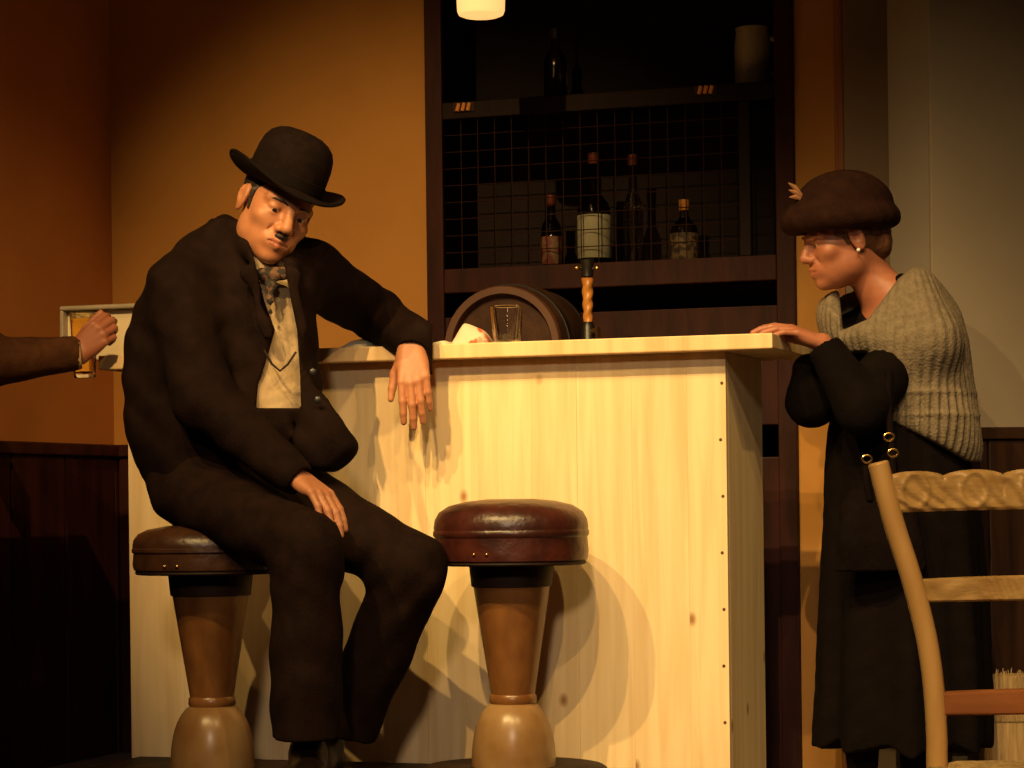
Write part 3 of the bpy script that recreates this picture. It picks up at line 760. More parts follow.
# ================================================================== BAR STOOLS
def stool(px, D, label, leather, ztop, zbot, wcol):
    base = P(px, 700, D); base.z = RZ
    o = thing('bar_stool', label, 'stool', base, 'bar stools')
    zb = zbot-RZ; sc = D/FPX
    R = 77.5*5.92/FPX
    H = ztop-RZ
    # padded seat with a welt
    th = H-zb
    prof = [(1e-4, zb+.004), (R*.93, zb+.002), (R*.985, zb+.008), (R*1.0, zb+th*.18), (R*.985, zb+th*.42), (R*1.0, zb+th*.56), (R*.985, zb+th*.68), (R*.93, zb+th*.80), (R*.80, zb+th*.90), (R*.58, zb+th*.965), (R*.3, H), (1e-4, H)]
    st = obj('seat', MB().lathe(prof, 64, base), leather, o, smooth=True)
    obj('piping', MB().lathe([(R*.985, zb+th*.40), (R*1.008, zb+th*.44), (R*1.008, zb+th*.50), (R*.985, zb+th*.54)], 64, base), leather, st, smooth=True)
    obj('seat_board', MB().lathe([(1e-4, zb-.004), (R*.95, zb-.004), (R*.97, zb), (R*.96, zb+.006)], 48, base), m_dark, o, smooth=True)
    for a in (-118, -108):
        aa = math.radians(a); c = base + Vector((math.cos(aa), math.sin(aa), 0))*(R*.998) + Z*(zb+th*.16)
        obj('stud', MB().sphere(c, .0045, 10, 6), m_stud, st, smooth=True)
    rt, rbm = .100, .052
    zc0 = .298-RZ
    obj('collar', MB().lathe([(rt*1.01, zb-.005), (rt*1.015, zb-.008), (rt*.965, zb-.055), (rt*.94, zb-.056)], 48, base), m_dark, o, smooth=True)
    def rr(z): return rbm + (rt-rbm)*((z-zc0-.02)/(zb-.005-zc0-.02))
    cp = [(rr(z)*.999, z) for z in np.linspace(zc0+.02, zb-.006, 10)]
    obj('column', MB().lathe(cp, 48, base), m_column, o, smooth=True)
    obj('neck_ring', MB().lathe([(rbm, zc0+.026), (rbm+.004, zc0+.021), (rbm+.005, zc0+.007), (rbm+.001, zc0)], 40, base), m_column, o, smooth=True)
    dp = [(.050, zc0+.002)]
    for a in np.linspace(.45, math.pi/2, 14): dp.append((.101*math.sin(a)**.72, .028+(zc0-.026)*(math.cos(a)/math.cos(.45))**.85))
    obj('dome', MB().lathe(dp, 48, base), m_dome, o, smooth=True)
    obj('base_plate', MB().lathe([(1e-4,0),(.222,0),(.226,.006),(.224,.022),(.215,.028),(1e-4,.030)], 64, base), m_dark, o, smooth=True)
    return o
SD1, SD2 = 5.95, 5.92
stool(513, SD2, 'empty bar stool with domed oxblood leather seat', m_leath, P(513, 499, SD2).z, P(513, 563, SD2).z, 0)
stool(212, SD1, 'bar stool with brown leather seat that the man sits on', m_leathB, P(212, 524, SD1).z, P(212, 572, SD1).z, 0)

# ================================================================== MAN IN BOWLER HAT
def npv(v): return np.array(v, float)
def lev(py, xl, xr, D, depth, dc=0.0):
    a, b = P(xl, py, D), P(xr, py, D); c = (a+b)/2
    return (c.z, c.x, c.y+dc, (b-a).length/2, depth)

man = thing('person', 'man in black bowler hat and dark suit sitting on a bar stool', 'person', P(225, 520, 5.95))
MD = 5.97
# --- pose
hF = Vector((math.sin(math.radians(24)), -math.cos(math.radians(24)), -0.30)).normalized()
hR, hF, hU = frame_from(hF, (0.36, 0.02, 0.94))
head_c = P(276, 208, 5.92)
sh_r, el_r, wr_r = P(180, 288, 5.87), P(203, 398, 5.76), P(294, 476, 5.63)
sh_l, el_l, wr_l = P(312, 274, 6.08), P(376, 315, 6.36), P(412, 343, 6.165)
neck_b = P(253, 262, 5.98)
# --- body: one continuous skin (head, neck, trunk, arms, hands)
B = SDF((-0.98, 5.45, 0.62), (-0.18, 6.50, 1.66), 0.0032)
MS = 1.09
q = add_head(B, head_c, hR, hF, hU, hs=MS)
B.cone(q(0,-.025,-.045), neck_b, .054, .060, .03)
B.loft([lev(470, 165, 262, MD, .085), lev(400, 165, 300, MD, .09), lev(320, 165, 300, MD, .085), lev(270, 190, 300, MD, .075), lev(250, 225, 282, MD, .06)], .03)
B.chain([sh_r, el_r, wr_r], [.048, .040, .027], .02)
B.chain([sh_l, el_l, wr_l], [.048, .040, .027], .02)
# left hand hanging over the edge of the bar
kn_l = add_hand(B, wr_l+Vector((-.001,-.012,-.010)), P(417, 400, 6.118)-wr_l, (0.0, -1, 0.15), (-1, 0, 0), 1.05, (10, 12, 8), 3, (0.75, 0.55), first=4, thumb_out=.06)
# right hand lying along the thigh
kn_r = add_hand(B, wr_r+Vector((.004,0,0)), P(334, 507, 5.56)-wr_r, (0.55, -0.42, 0.70), (0.3, 0.6, 0.6), 0.98, (14, 16, 10), 0, (0.85, 0.25), first=6)
bm = B.mesh('body'); bm.materials.append(m_skin)
paint_lips(bm, q, hR, hF, hU, m_lip, MS)
body = obj('body', bm, None, man); body['label'] = 'face, neck and hands'
del B
eyes(q, man, hR, hF, hU, (.25, 1, -.35), MS)
# brows, moustache, sideburns, hair
def on_head(pts, rad, name, mat, parent, seg=8): return obj(name, MB().tube([q(*p) for p in pts], rad, seg), mat, parent, smooth=True)
for sg in (-1, 1): on_head([(sg*.012,.0955,.019),(sg*.026,.0935,.024),(sg*.042,.083,.023),(sg*.050,.074,.018)], [.002,.0030,.0026,.0012], 'eyebrow', m_hair, man)
on_head([(-.015,.0985,-.0500),(-.008,.1030,-.0480),(.0,.1050,-.0475),(.008,.1030,-.0480),(.015,.0985,-.0500)], [.0020,.0055,.0065,.0055,.0020], 'moustache', m_hair, man)
Hh = SDF(tuple(npv(head_c)-.16), tuple(npv(head_c)+.16), .0035)
Hh.ell(q(0,-.020,.036), (.085,.105,.098), (hR,hF,hU), 0)
Hh.half(q(0,.052,.03), hF+hU*.2)
Hh.half(q(0,-.0,-.055), -hU, '-', .01)
for sg in (-1, 1):
    Hh.ell(q(sg*.078,.030,-.030), (.020,.022,.062), (hR,hF,hU), .005, '-')
    Hh.cone(q(sg*.0715,.020,.02), q(sg*.068,.022,-.022), .007, .004, .006)
    Hh.ell(q(sg*.085,-.010,-.006), (.026,.026,.040), (hR,hF,hU), .004, '-')
obj('hair', Hh.mesh('hair'), m_hair, man)
# bowler hat
def bowler(c, R, F, Uv, parent):
    seg = 72
    def ring(prof, name, mat, par, lift=True):
        vs = []; fs = []
        for (r, z) in prof:
            for s_ in range(seg):
                a = 2*math.pi*s_/seg; ca, sa = math.cos(a), math.sin(a)
                br_ = max(0.0, (r-.098)/.055)
                zz = z + (br_**1.5*(.030*ca*ca - .010*sa*sa) if lift else 0)
                vs.append(c + R*(r*ca*.94) + F*(r*sa*1.08) + Uv*zz)
        for i in range(len(prof)-1):
            for s_ in range(seg): s2 = (s_+1) % seg; fs.append((i*seg+s_, i*seg+s2, (i+1)*seg+s2, (i+1)*seg+s_))
        return obj(name, MB().add(vs, fs), mat, par, smooth=True)
    hat = ring([(.090,-.004),(.120,-.004),(.146,-.001),(.153,.003),(.154,.007),(.150,.009),(.122,.004),(.104,.006),(.099,.012),(.0985,.045),(.0970,.076),(.092,.101),(.082,.120),(.065,.133),(.044,.141),(.02,.144),(1e-4,.145)], 'bowler_hat', m_felt, parent)
    ring([(.0995,.010),(.1015,.011),(.1010,.036),(.0990,.037)], 'hat_band', m_ribbon, hat, False)
    ring([(.1500,.0035),(.1555,.002),(.1565,.006),(.1530,.0105),(.1490,.0085)], 'brim_binding', m_ribbon, hat)
    return hat
hb_R, hb_F, hb_U = frame_from(hF*.985 + hU*.03, hU)
bowler(q(0.002,-.006,.046), hb_R, hb_F, hb_U, man)

# --- shirt, neckerchief
torso = [lev(486, 150, 278, MD, .125), lev(470, 140, 290, MD, .135), lev(440, 127, 320, MD, .15), lev(400, 122, 322, MD, .155), lev(360, 121, 320, MD, .150), lev(320, 130, 318, MD, .14), lev(290, 142, 320, MD, .125), lev(268, 160, 318, MD, .105), lev(250, 180, 305, MD, .085), lev(232, 200, 285, MD, .065), lev(222, 212, 268, MD, .055)]
def shirt_levels(): return [(z, cx, cy, a-.014, b-.014) for (z, cx, cy, a, b) in torso if z < P(250, 240, MD).z and z > P(250, 460, MD).z]
S = SDF((-0.98, 5.75, 0.84), (-0.38, 6.20, 1.46), 0.005)
S.loft(shirt_levels(), 0, expo=2.2, yaw=0.0)
S.cone(P(254, 285, 5.93), P(258, 268, 5.93), .075, .062, .02)
S.disp(folds(.0035, 45, 3))
obj('shirt', S.mesh('shirt'), m_shirt, man); del S
K = SDF(tuple(npv(P(268, 290, 5.85))-.14), tuple(npv(P(268, 290, 5.85))+.14), .0035)
K.cone(P(248, 266, 5.90), P(286, 266, 5.905), .028, .028, .02)
K.cone(P(262, 274, 5.838), P(282, 274, 5.840), .016, .016, .02)
K.cone(P(271, 277, 5.828), P(270, 312, 5.815), .016, .005, .012, flat=((0,1,0), .5))
K.disp(folds(.003, 90, 5))
obj('neckerchief', K.mesh('neckerchief'), m_scarf, man); del K
obj('waistcoat_edge', MB().tube([P(264, 350, 5.812), P(272, 364, 5.806), P(280, 371, 5.804), P(288, 364, 5.806), P(296, 352, 5.812)], .0028, 8), m_dark, man, smooth=True)  # thin dark V standing for the waistcoat's edge

# --- jacket
J = SDF((-1.00, 5.50, 0.78), (-0.20, 6.52, 1.50), 0.0045)
J.loft(torso, 0, expo=2.3)
J.cone(P(205, 255, 5.96), P(300, 262, 6.02), .055, .055, .05)
J.chain([sh_r, el_r, wr_r], [.082, .068, .046], .045)
J.chain([sh_l, el_l], [.082, .066], .045)
J.cone(el_l, wr_l+Vector((.010,.01,.006)), .066, .053, .02)
# cuff that hangs down over the outer side of the wrist
J.cone(wr_l+Vector((.030,.012,.004)), P(431, 372, 6.15), .022, .008, .03)
# jacket front flap over the lap
J.cone(P(300, 385, 5.86), P(325, 440, 5.83), .030, .058, .03, flat=((0,1,0), .5))
J.cone(P(325, 440, 5.83), P(338, 450, 5.85), .055, .042, .03, flat=((0,1,0), .5))
# collar roll
J.cone(P(226, 226, 5.99), P(262, 262, 5.80), .026, .020, .02)
J.cone(P(292, 240, 6.02), P(288, 275, 5.84), .026, .020, .02)
# lapels
J.cone(P(252, 275, 5.805), P(266, 335, 5.795), .022, .012, .012, flat=((0,1,0), .5))
J.cone(P(292, 278, 5.825), P(303, 340, 5.815), .022, .012, .012, flat=((0,1,0), .5))
J.disp(lambda X, Y, Zc: folds(.0045, 24, 11)(X, Y, Zc) + .0022*np.sin(60*Zc+38*X+2.0*np.sin(17*X+9*Y)))
# opening that shows shirt and neckerchief
poly = [(244, 225), (256, 266), (264, 300), (275, 330), (268, 355), (258, 385), (256, 408), (301, 408), (300, 375), (297, 330), (289, 290), (284, 262), (300, 235), (272, 215)]
def cut_front(s, poly, ymax, k=.004):
    X, Y, Zc = s.ax[0][:,None,None], s.ax[1][None,:,None], s.ax[2][None,None,:]
    ux = X*FPX/Y; uy = (Zc-HC)*FPX/Y
    dx = ux*math.cos(ROLL)-uy*math.sin(ROLL); dy = ux*math.sin(ROLL)+uy*math.cos(ROLL)
    px, py = dx+512, YH-dy
    d = np.full(px.shape, 1e9); ins = np.zeros(px.shape, bool)
    for i in range(len(poly)):
        (x1, y1), (x2, y2) = poly[i], poly[(i+1) % len(poly)]
        ex, ey = x2-x1, y2-y1; t_ = np.clip(((px-x1)*ex+(py-y1)*ey)/(ex*ex+ey*ey), 0, 1)
        d = np.minimum(d, np.hypot(px-x1-t_*ex, py-y1-t_*ey))
        c_ = ((y1 > py) != (y2 > py)) & (px < ex*(py-y1)/(ey if ey else 1e-9)+x1); ins ^= c_
    sd = np.where(ins, -d, d)*6.0/FPX
    sd = np.maximum(sd, np.broadcast_to(Y-ymax, sd.shape))
    s.F = -smin(-s.F, sd.astype(np.float32), k)
cut_front(J, poly, 5.97)
for p_, d_ in ((wr_r, (wr_r-el_r)),): J.half(p_+d_.normalized()*.012, (0,0,0) if False else d_) if False else None
def cut_ball(s, c, r): s.ell(c, (r, r, r), None, .004, '-')
cut_ball(J, wr_r+(wr_r-el_r).normalized()*.050, .046)
cut_ball(J, wr_l+Vector((-.004,-.034,-.045)), .047)
jk = obj('jacket', J.mesh('jacket'), m_suit, man); del J
for (bx, by) in ((313, 372), (318, 400)):
    obj('button', MB().lathe([(.008,0),(.0085,.002),(.006,.0035),(1e-4,.0035)], 12, P(bx, by, 5.80), (0.1,-1,0)), m_black, jk, smooth=True)

# --- trousers
T = SDF((-0.98, 5.38, 0.10), (-0.12, 6.22, 1.12), 0.0048)
kn1, an1 = P(307, 548, 5.57), P(306, 738, 5.60)
kn2, an2 = P(411, 570, 5.80), P(346, 728, 5.93)
T.ell(P(214, 480, 5.97), (.165, .145, .095), None, 0)
T.loft([lev(478, 165, 290, MD, .12), lev(440, 150, 318, MD, .135), lev(404, 150, 312, MD, .136)], .04)
T.cone(P(192, 488, 5.94), kn1, .098, .080, .04)
T.cone(kn1, an1, .080, .080, .025, capb=True)
T.cone(P(262, 478, 5.99), kn2, .098, .082, .04)
T.cone(kn2, an2, .082, .076, .025, capb=True)
def tf(X, Y, Zc):
    o = folds(.005, 20, 21)(X, Y, Zc) + .0020*np.sin(46*Zc-30*X+2.0*np.sin(15*X+8*Y))
    r1 = np.exp(-(((X-kn1.x)**2+(Y-kn1.y-.04)**2+(Zc-kn1.z+.03)**2)/.012))*np.sin(Zc*75+X*60)*.004
    r2 = np.exp(-(((X-kn2.x+.06)**2+(Y-kn2.y)**2+(Zc-kn2.z+.02)**2)/.012))*np.sin(Zc*70-X*75)*.004
    return o+r1+r2
T.disp(tf)
seat_z = P(212, 524, SD1).z
T.half((0, 0, RZ+.012), (0, 0, -1))
# sit on the cushion instead of in it
X_, Y_, Z_ = T.ax[0][:,None,None], T.ax[1][None,:,None], T.ax[2][None,None,:]
sc_ = P(212, 520, SD1)
dd = np.maximum(np.hypot(X_-sc_.x, Y_-sc_.y)-.175, Z_-(seat_z-.012)).astype(np.float32)
T.F = -smin(-T.F, dd, .01)
obj('trousers', T.mesh('trousers'), m_trous, man); del T
# --- shoes
def shoe(heel, toe, parent):
    heel = Vector(heel); toe = Vector(toe); d = (toe-heel).normalized(); sd_ = d.cross(Z).normalized()
    lo = np.minimum(npv(heel), npv(toe))-.09; hi = np.maximum(npv(heel), npv(toe))+.12
    s = SDF(lo, hi, .004)
    s.cone(heel+Z*.035, heel+d*.12+Z*.035, .036, .044, .02)
    s.cone(heel+d*.12+Z*.034, toe-d*.035+Z*.026, .044, .034, .03, flat=((0,0,1), .72))
    s.cone(heel+d*.02+Z*.05, heel+d*.02+Z*.10, .040, .040, .02)
    s.cone(heel+d*.03+Z*.085, heel+d*.14+Z*.04, .036, .03, .03)
    s.half((heel.x, heel.y, RZ+.008), (0,0,-1))
    o = obj('shoe', s.mesh('shoe'), m_shoe, parent)
    sl = MB(); pts = []
    n = 28
    for i in range(n):
        a = 2*math.pi*i/n; x = math.cos(a); y = math.sin(a)
        Ls = (toe-heel).length+.03
        wv = .046*(1 if x > 0 else .82)
        pts.append(heel + d*(Ls/2-.035+x*(Ls/2+.005)) + sd_*(y*wv*(1-.25*max(0,x)**3)))
    vs = [Vector((p.x, p.y, RZ+.0005)) for p in pts]+[Vector((p.x, p.y, RZ+.013)) for p in pts]
    fs = [tuple(range(n))[::-1], tuple(range(n, 2*n))]+[(i, (i+1) % n, n+(i+1) % n, n+i) for i in range(n)]
    obj('sole', sl.add(vs, fs), m_dark, o)
    for k_ in range(3):
        c = heel+d*(.085+.022*k_)+Z*(.088-.012*k_)
        obj('lace', MB().tube([c-sd_*.022, c+Z*.006, c+sd_*.022], .0025, 6), m_black, o, smooth=True)
    return o
h1 = Vector((an1.x, an1.y+.06, RZ)); shoe(h1, h1+Vector((.015,-.26,0)), man)
h2 = Vector((an2.x-.045, an2.y+.05, RZ)); shoe(h2, h2+Vector((-.07,-.24,0)), man)

# ================================================================== WOMAN AT THE END OF THE BAR
WD = 6.25
wom = thing('person', 'woman in dark felt hat, black dress and knitted shawl leaning on the bar', 'person', Vector((P(900, 600, WD).x, WD, 0)))
wF = Vector((-0.965, -0.20, -0.22)).normalized()
wR, wF, wU = frame_from(wF, (-0.16, -0.05, 0.98))
whc = P(843, 239, 6.20)
wsh_l, wel_l, wwr_l = P(902, 340, 6.17), P(862, 408, 6.00), P(822, 343, 6.03)
wsh_r, wel_r, wwr_r = P(862, 325, 6.40), P(812, 400, 6.16), P(808, 370, 6.12)
B = SDF((0.58, 5.85, 0.70), (1.20, 6.55, 1.64), 0.0035)
qw = add_head(B, whc, wR, wF, wU, True)
wneck = P(886, 300, 6.25)
B.cone(qw(0,-.028,-.045), wneck, .049, .056, .03)
B.loft([lev(520, 860, 935, WD, .09), lev(420, 850, 930, WD, .09), lev(350, 852, 930, WD, .11), lev(312, 862, 925, WD, .10), lev(292, 868, 908, WD, .06)], .03)
B.chain([wsh_l, P(882, 378, 6.07), wel_l, wwr_l], [.040, .036, .034, .025], .02)
B.cone(P(878, 288, 6.22), P(915, 306, 6.18), .046, .050, .03)
B.chain([wsh_r, wel_r, wwr_r], [.042, .036, .025], .02)
add_hand(B, wwr_l, P(790, 330, 6.02)-wwr_l, (-0.25, -0.25, 1.0), (0, 1, 0), .90, (6, 16, 12), 5, (0.8, 0.45), first=10)
add_hand(B, wwr_r-Z*.02, (0.15, 1.0, -0.15), (-1.0, 0, 0), (0, 0, 1), .88, (4, 6, 4), 4, (0.9, 0.35), first=0)
bmw = B.mesh('body'); bmw.materials.append(m_skinW)
paint_lips(bmw, qw, wR, wF, wU, m_lip)
bw = obj('body', bmw, None, wom); bw['label'] = 'face, neck and hands'; del B
eyes(qw, wom, wR, wF, wU, (0, 1, -.4))
for sg in (-1, 1):
    obj('eyebrow', MB().tube([qw(sg*.013,.095,.020),qw(sg*.028,.093,.025),qw(sg*.046,.080,.022)], [.002,.003,.0015], 8), m_hairW, wom, smooth=True)
obj('earring', MB().sphere(qw(-.0855,-.002,-.036), .0052, 10, 8), m_pearl, wom, smooth=True)
# hair
Hh = SDF(tuple(npv(whc)-.17), tuple(npv(whc)+.17), .004)
Hh.ell(qw(0,-.024,.030), (.082,.102,.092), (wR,wF,wU), 0)
Hh.ell(qw(0,-.085,-.030), (.060,.034,.045), (wR,wF,wU), .03)
Hh.half(qw(0,.048,.0), wF+wU*.1, '-', .01)
for sg in (-1, 1):
    Hh.ell(qw(sg*.085,-.006,-.026), (.020,.030,.050), (wR,wF,wU), .006, '-')
    Hh.ell(qw(sg*.08,.05,-.04), (.03,.035,.06), (wR,wF,wU), .006, '-')
Hh.disp(lambda X, Y, Zc: .002*np.sin(140*X+60*Zc)*np.sin(90*Y+120*Zc))
obj('hair', Hh.mesh('hair'), m_hairW, wom); del Hh
# felt hat
Hw = SDF(tuple(npv(whc)+np.array((-.24,-.22,-.12))), tuple(npv(whc)+np.array((.22,.22,.24))), .0042)
aR, aF, aU = frame_from(wF*1.0+wU*.16, wU)
hc_ = qw(0, -.003, .055)
def qh(x, y, z): return hc_ + aR*x + aF*y + aU*z
Hw.ell(qh(0,-.012,.022), (.110,.128,.096), (aR,aF,aU), 0)
Hw.ell(qh(0,.055,.000), (.092,.092,.050), (aR,aF,aU), .03)
Hw.half(qh(0,0,-.020), -aU, '-', .015)
for i in range(48):
    a = 2*math.pi*i/48; a2 = 2*math.pi*(i+1)/48
    rr = lambda t_: (.104*math.cos(t_), .121*math.sin(t_)-.010 + (.010 if math.sin(t_) > 0 else 0))
    (x1, y1), (x2, y2) = rr(a), rr(a2)
    Hw.cone(qh(x1, y1, -.008), qh(x2, y2, -.008), .0125, .0125, .03)
Hw.ell(qh(0,0,-.055), (.083,.102,.05), (aR,aF,aU), .006, '-')
Hw.disp(folds(.0028, 40, 33))
hatw = obj('felt_hat', Hw.mesh('felt_hat'), m_hatW, wom); del Hw
for k_ in range(3):
    st = qh(-.03, .105, .045+.006*k_); pts = [st, st+wF*.018+aU*(.012+.006*k_), st+wF*.034+aU*(.014+.012*k_)]
    obj('feather', MB().tube(pts, [.003, .007, .001], 8), m_feather, hatw, smooth=True)
# dress
Dr = SDF((0.66, 5.80, 0.10), (1.30, 6.60, 1.46), 0.006)
Dr.loft([lev(741, 814, 985, WD, .24), lev(690, 816, 984, WD, .235), lev(600, 820, 982, WD, .22), lev(520, 824, 980, WD, .205), lev(470, 826, 972, WD, .19), lev(430, 828, 955, WD, .17), lev(390, 838, 945, WD, .155), lev(350, 850, 945, WD, .15), lev(315, 858, 938, WD, .14), lev(292, 866, 925, WD, .11), lev(276, 884, 915, WD, .075)], 0, expo=2.1)
Dr.chain([P(896, 352, 6.15), P(880, 380, 6.06), wel_l], [.062, .060, .062], .03)
Dr.cone(wel_l, wwr_l+(wel_l-wwr_l).normalized()*.03, .066, .044, .02)
Dr.chain([wsh_r, wel_r], [.066, .062], .03)
Dr.cone(wel_r, wwr_r, .064, .040, .02)
def dfold(X, Y, Zc):
    ang = np.arctan2(Y-WD, X-P(900,600,WD).x)
    w_ = np.clip((0.95-Zc)/.6, 0, 1)
    return w_*(.012*np.sin(ang*9+.7*np.sin(3*ang))+.005*np.sin(ang*17+1)) + folds(.004, 24, 41)(X, Y, Zc)
Dr.disp(dfold)
cut_ball(Dr, wwr_l+(wwr_l-wel_l).normalized()*.022, .045)
# neckline
cut_front(Dr, [(836, 318), (872, 300), (912, 260), (902, 230), (845, 235), (828, 285)], 6.42)
Dr.cone(P(840, 300, 6.10), P(876, 296, 6.22), .050, .050, .01, '-')
Dr.cone(P(858, 318, 6.08), P(880, 285, 6.26), .040, .060, .01, '-')
obj('dress', Dr.mesh('dress'), m_dress, wom); del Dr
# legs and shoes below the hem
Lg = SDF((0.80, 6.00, 0.0), (1.22, 6.60, 0.34), .006)
for (px_, D_) in ((862, 6.20), (915, 6.32)):
    a_ = P(px_, 735, D_); b_ = Vector((a_.x, D_, .075))
    Lg.cone(a_+Z*.05, b_, .050, .036, .01)
    Lg.cone(b_-Z*.035+Vector((.03,0,0)), b_-Z*.045+Vector((-.15,-.02,0)), .036, .030, .02, flat=((0,0,1), .8))
Lg.half((0,0,.003), (0,0,-1))
obj('stockings_and_shoes', Lg.mesh('stockings_and_shoes'), m_dress, wom); del Lg
# shawl
Sh = SDF((0.70, 5.82, 0.80), (1.30, 6.62, 1.46), .0042)
shl = [lev(462, 905, 978, WD, .13, -.02), lev(450, 892, 979, WD, .165, -.02), lev(430, 868, 977, WD, .195, -.015), lev(400, 856, 973, WD, .215), lev(370, 846, 970, WD, .222), lev(340, 822, 966, WD, .220), lev(315, 816, 960, WD, .200), lev(295, 822, 948, WD, .170), lev(278, 856, 933, WD, .130), lev(264, 878, 916, WD, .085), lev(257, 886, 906, WD, .060)]
Sh.loft(shl, 0, expo=2.1)
Sh.cone(P(912, 288, 6.14), P(930, 340, 6.06), .05, .075, .05)
def ribs(X, Y, Zc):
    cx = P(905, 300, WD).x
    ang = np.arctan2(Y-WD, X-cx); r_ = np.hypot(X-cx, Y-WD)
    zb_ = P(930, 395, WD).z
    low = np.clip((zb_-Zc)/.02, 0, 1)
    rib = np.sin(ang*58)
    band = .003*np.exp(-((Zc-zb_)/.006)**2) + .003*np.exp(-((Zc-zb_+.055)/.006)**2)
    return -.0034*rib*(.55+.45*low) - band + folds(.004, 22, 51)(X, Y, Zc)
Sh.disp(ribs)
# hollow for the neck and front opening, lower edge cut on a slant
cut_front(Sh, [(843, 330), (868, 319), (898, 279), (912, 267), (938, 258), (930, 228), (850, 235), (838, 280)], 6.36, .03)
Sh.cone(P(846, 290, 6.14), P(886, 280, 6.24), .060, .066, .01, '-')
Sh.cone(P(846, 330, 6.02), P(880, 262, 6.20), .024, .040, .01, '-')
a_, b_ = P(872, 408, 6.0), P(980, 462, 6.0)
sl_ = (b_-a_).normalized(); dn = Vector((sl_.z, 0, -sl_.x)); dn = dn if dn.z < 0 else -dn
Sh.half(a_, dn, '-', .006)
a_, b_ = P(884, 425, 6.0), P(880, 365, 6.0)
X_, Y_, Z_ = Sh.ax[0][:,None,None], Sh.ax[1][None,:,None], Sh.ax[2][None,None,:]
# arms reach out through the open front: the front hangs short
def front_cut(p0, p1):
    d_ = (p1-p0).normalized(); n_ = Vector((d_.z, 0, -d_.x))
    if n_.x > 0: n_ = -n_
    return -((X_-p0.x)*n_.x+(Z_-p0.z)*n_.z)
c1 = front_cut(P(886, 440, 6.0), P(876, 372, 6.0)); c2 = Z_-P(860, 352, 6.1).z
cutv = np.maximum(np.broadcast_to(c1, Sh.F.shape), np.broadcast_to(c2, Sh.F.shape)).astype(np.float32)
Sh.F = -smin(-Sh.F, cutv, .01)
obj('shawl', Sh.mesh('shawl'), m_knit, wom); del Sh

# handbag on a strap
bag_c = P(880, 530, 6.00)
bag = thing('handbag', 'black handbag with brass rings hanging at the woman\'s side', 'bag', bag_c)
s = SDF(npv(bag_c)-.2, npv(bag_c)+.2, .006)
s.loft([(bag_c.z-.10, bag_c.x, bag_c.y, .11, .030), (bag_c.z-.03, bag_c.x, bag_c.y, .105, .042), (bag_c.z+.06, bag_c.x, bag_c.y, .09, .034), (bag_c.z+.10, bag_c.x, bag_c.y, .080, .018)], 0, expo=3)
s.disp(folds(.003, 40, 61))
bagm = obj('bag_body', s.mesh('bag_body'), m_bag, bag)
sp = [P(889, 372, 5.985), P(888, 400, 5.975), P(891, 440, 5.965), P(893, 470, 5.96), P(892, 500, 5.97)]
obj('strap', MB().tube(sp, .0085, 8), m_bag, bag, smooth=True)
obj('strap', MB().tube([P(866, 462, 5.965), P(866, 480, 5.965), P(870, 500, 5.97)], .0085, 8), m_bag, bag, smooth=True)
for (x_, y_) in ((889, 437), (893, 453), (867, 459)):
    c = P(x_, y_, 5.955); pts = [c+Vector((math.cos(a)*.012, 0, math.sin(a)*.009)) for a in np.linspace(0, 2*math.pi, 17)]
    obj('ring', MB().tube(pts, .0030, 8), m_stud, bag, smooth=True)

# ================================================================== CUSTOMER AT THE LEFT END, ONLY HIS ARM REACHES INTO VIEW
cus = thing('person', 'person in brown sleeve at the left edge holding a drink', 'person', Vector((-1.50, 6.22, 0)))
cw, ce, cs = P(78, 354, 6.44), Vector((-1.375, 6.40, P(-10, 362, 6.42).z)), Vector((-1.44, 6.30, 1.40))
cs2 = Vector((-1.56, 6.02, 1.40))
chc = Vector((-1.46, 6.14, 1.60))
B = SDF((-1.75, 5.90, 0.90), (-1.00, 6.60, 1.84), .0042)
cR, cF, cU = frame_from((0.93, 0.30, -0.10), (0,0,1))
qc = add_head(B, chc, cR, cF, cU)
B.cone(qc(0,-.02,-.05), (-1.49, 6.16, 1.44), .054, .06, .03)
B.loft([(0.95, -1.50, 6.17, .10, .13), (1.20, -1.50, 6.17, .10, .14), (1.38, -1.50, 6.16, .08, .13), (1.45, -1.49, 6.16, .05, .07)], .03)
B.chain([cs, ce, cw], [.048, .040, .028], .02)
B.chain([cs2, (-1.47, 5.95, 1.16), (-1.33, 6.0, 0.98)], [.048, .040, .03], .02)
gcen = P(90, 346, 6.405)
# hand closed round the glass: back of the hand to the audience, fingers wrapping round
d_h = Vector((0.62, -0.10, 0.55)); 
add_hand(B, cw, d_h, (0.10, -1.0, 0.15), (-0.5, 0.1, 0.85), .95, (34, 44, 30), 3, (0.9, 0.45), first=10)
cbm = B.mesh('body'); cbm.materials.append(m_skinW); paint_lips(cbm, qc, cR, cF, cU, m_lip)
obj('body', cbm, None, cus); del B
eyes(qc, cus, cR, cF, cU)
J = SDF((-1.80, 5.85, 0.02), (-1.05, 6.62, 1.52), .0065)
J.loft([(0.72, -1.50, 6.17, .155, .185), (0.95, -1.50, 6.17, .145, .18), (1.20, -1.50, 6.17, .14, .185), (1.36, -1.50, 6.16, .12, .18), (1.43, -1.49, 6.16, .09, .12), (1.47, -1.49, 6.16, .07, .08)], 0)
J.chain([cs, ce], [.078, .068], .04); J.cone(ce, cw+(ce-cw).normalized()*.015, .066, .046, .03)
J.chain([cs2, (-1.47, 5.95, 1.16), (-1.34, 6.0, 1.0)], [.078, .064, .046], .04)
cut_ball(J, cw+(cw-ce).normalized()*.035, .046)
J.disp(folds(.004, 30, 71))
obj('jacket', J.mesh('jacket'), m_brnjk, cus); del J
T = SDF((-1.75, 5.90, 0.0), (-1.20, 6.45, 0.90), .0075)
T.loft([(0.70, -1.50, 6.17, .135, .165), (0.85, -1.50, 6.17, .13, .165)], 0)
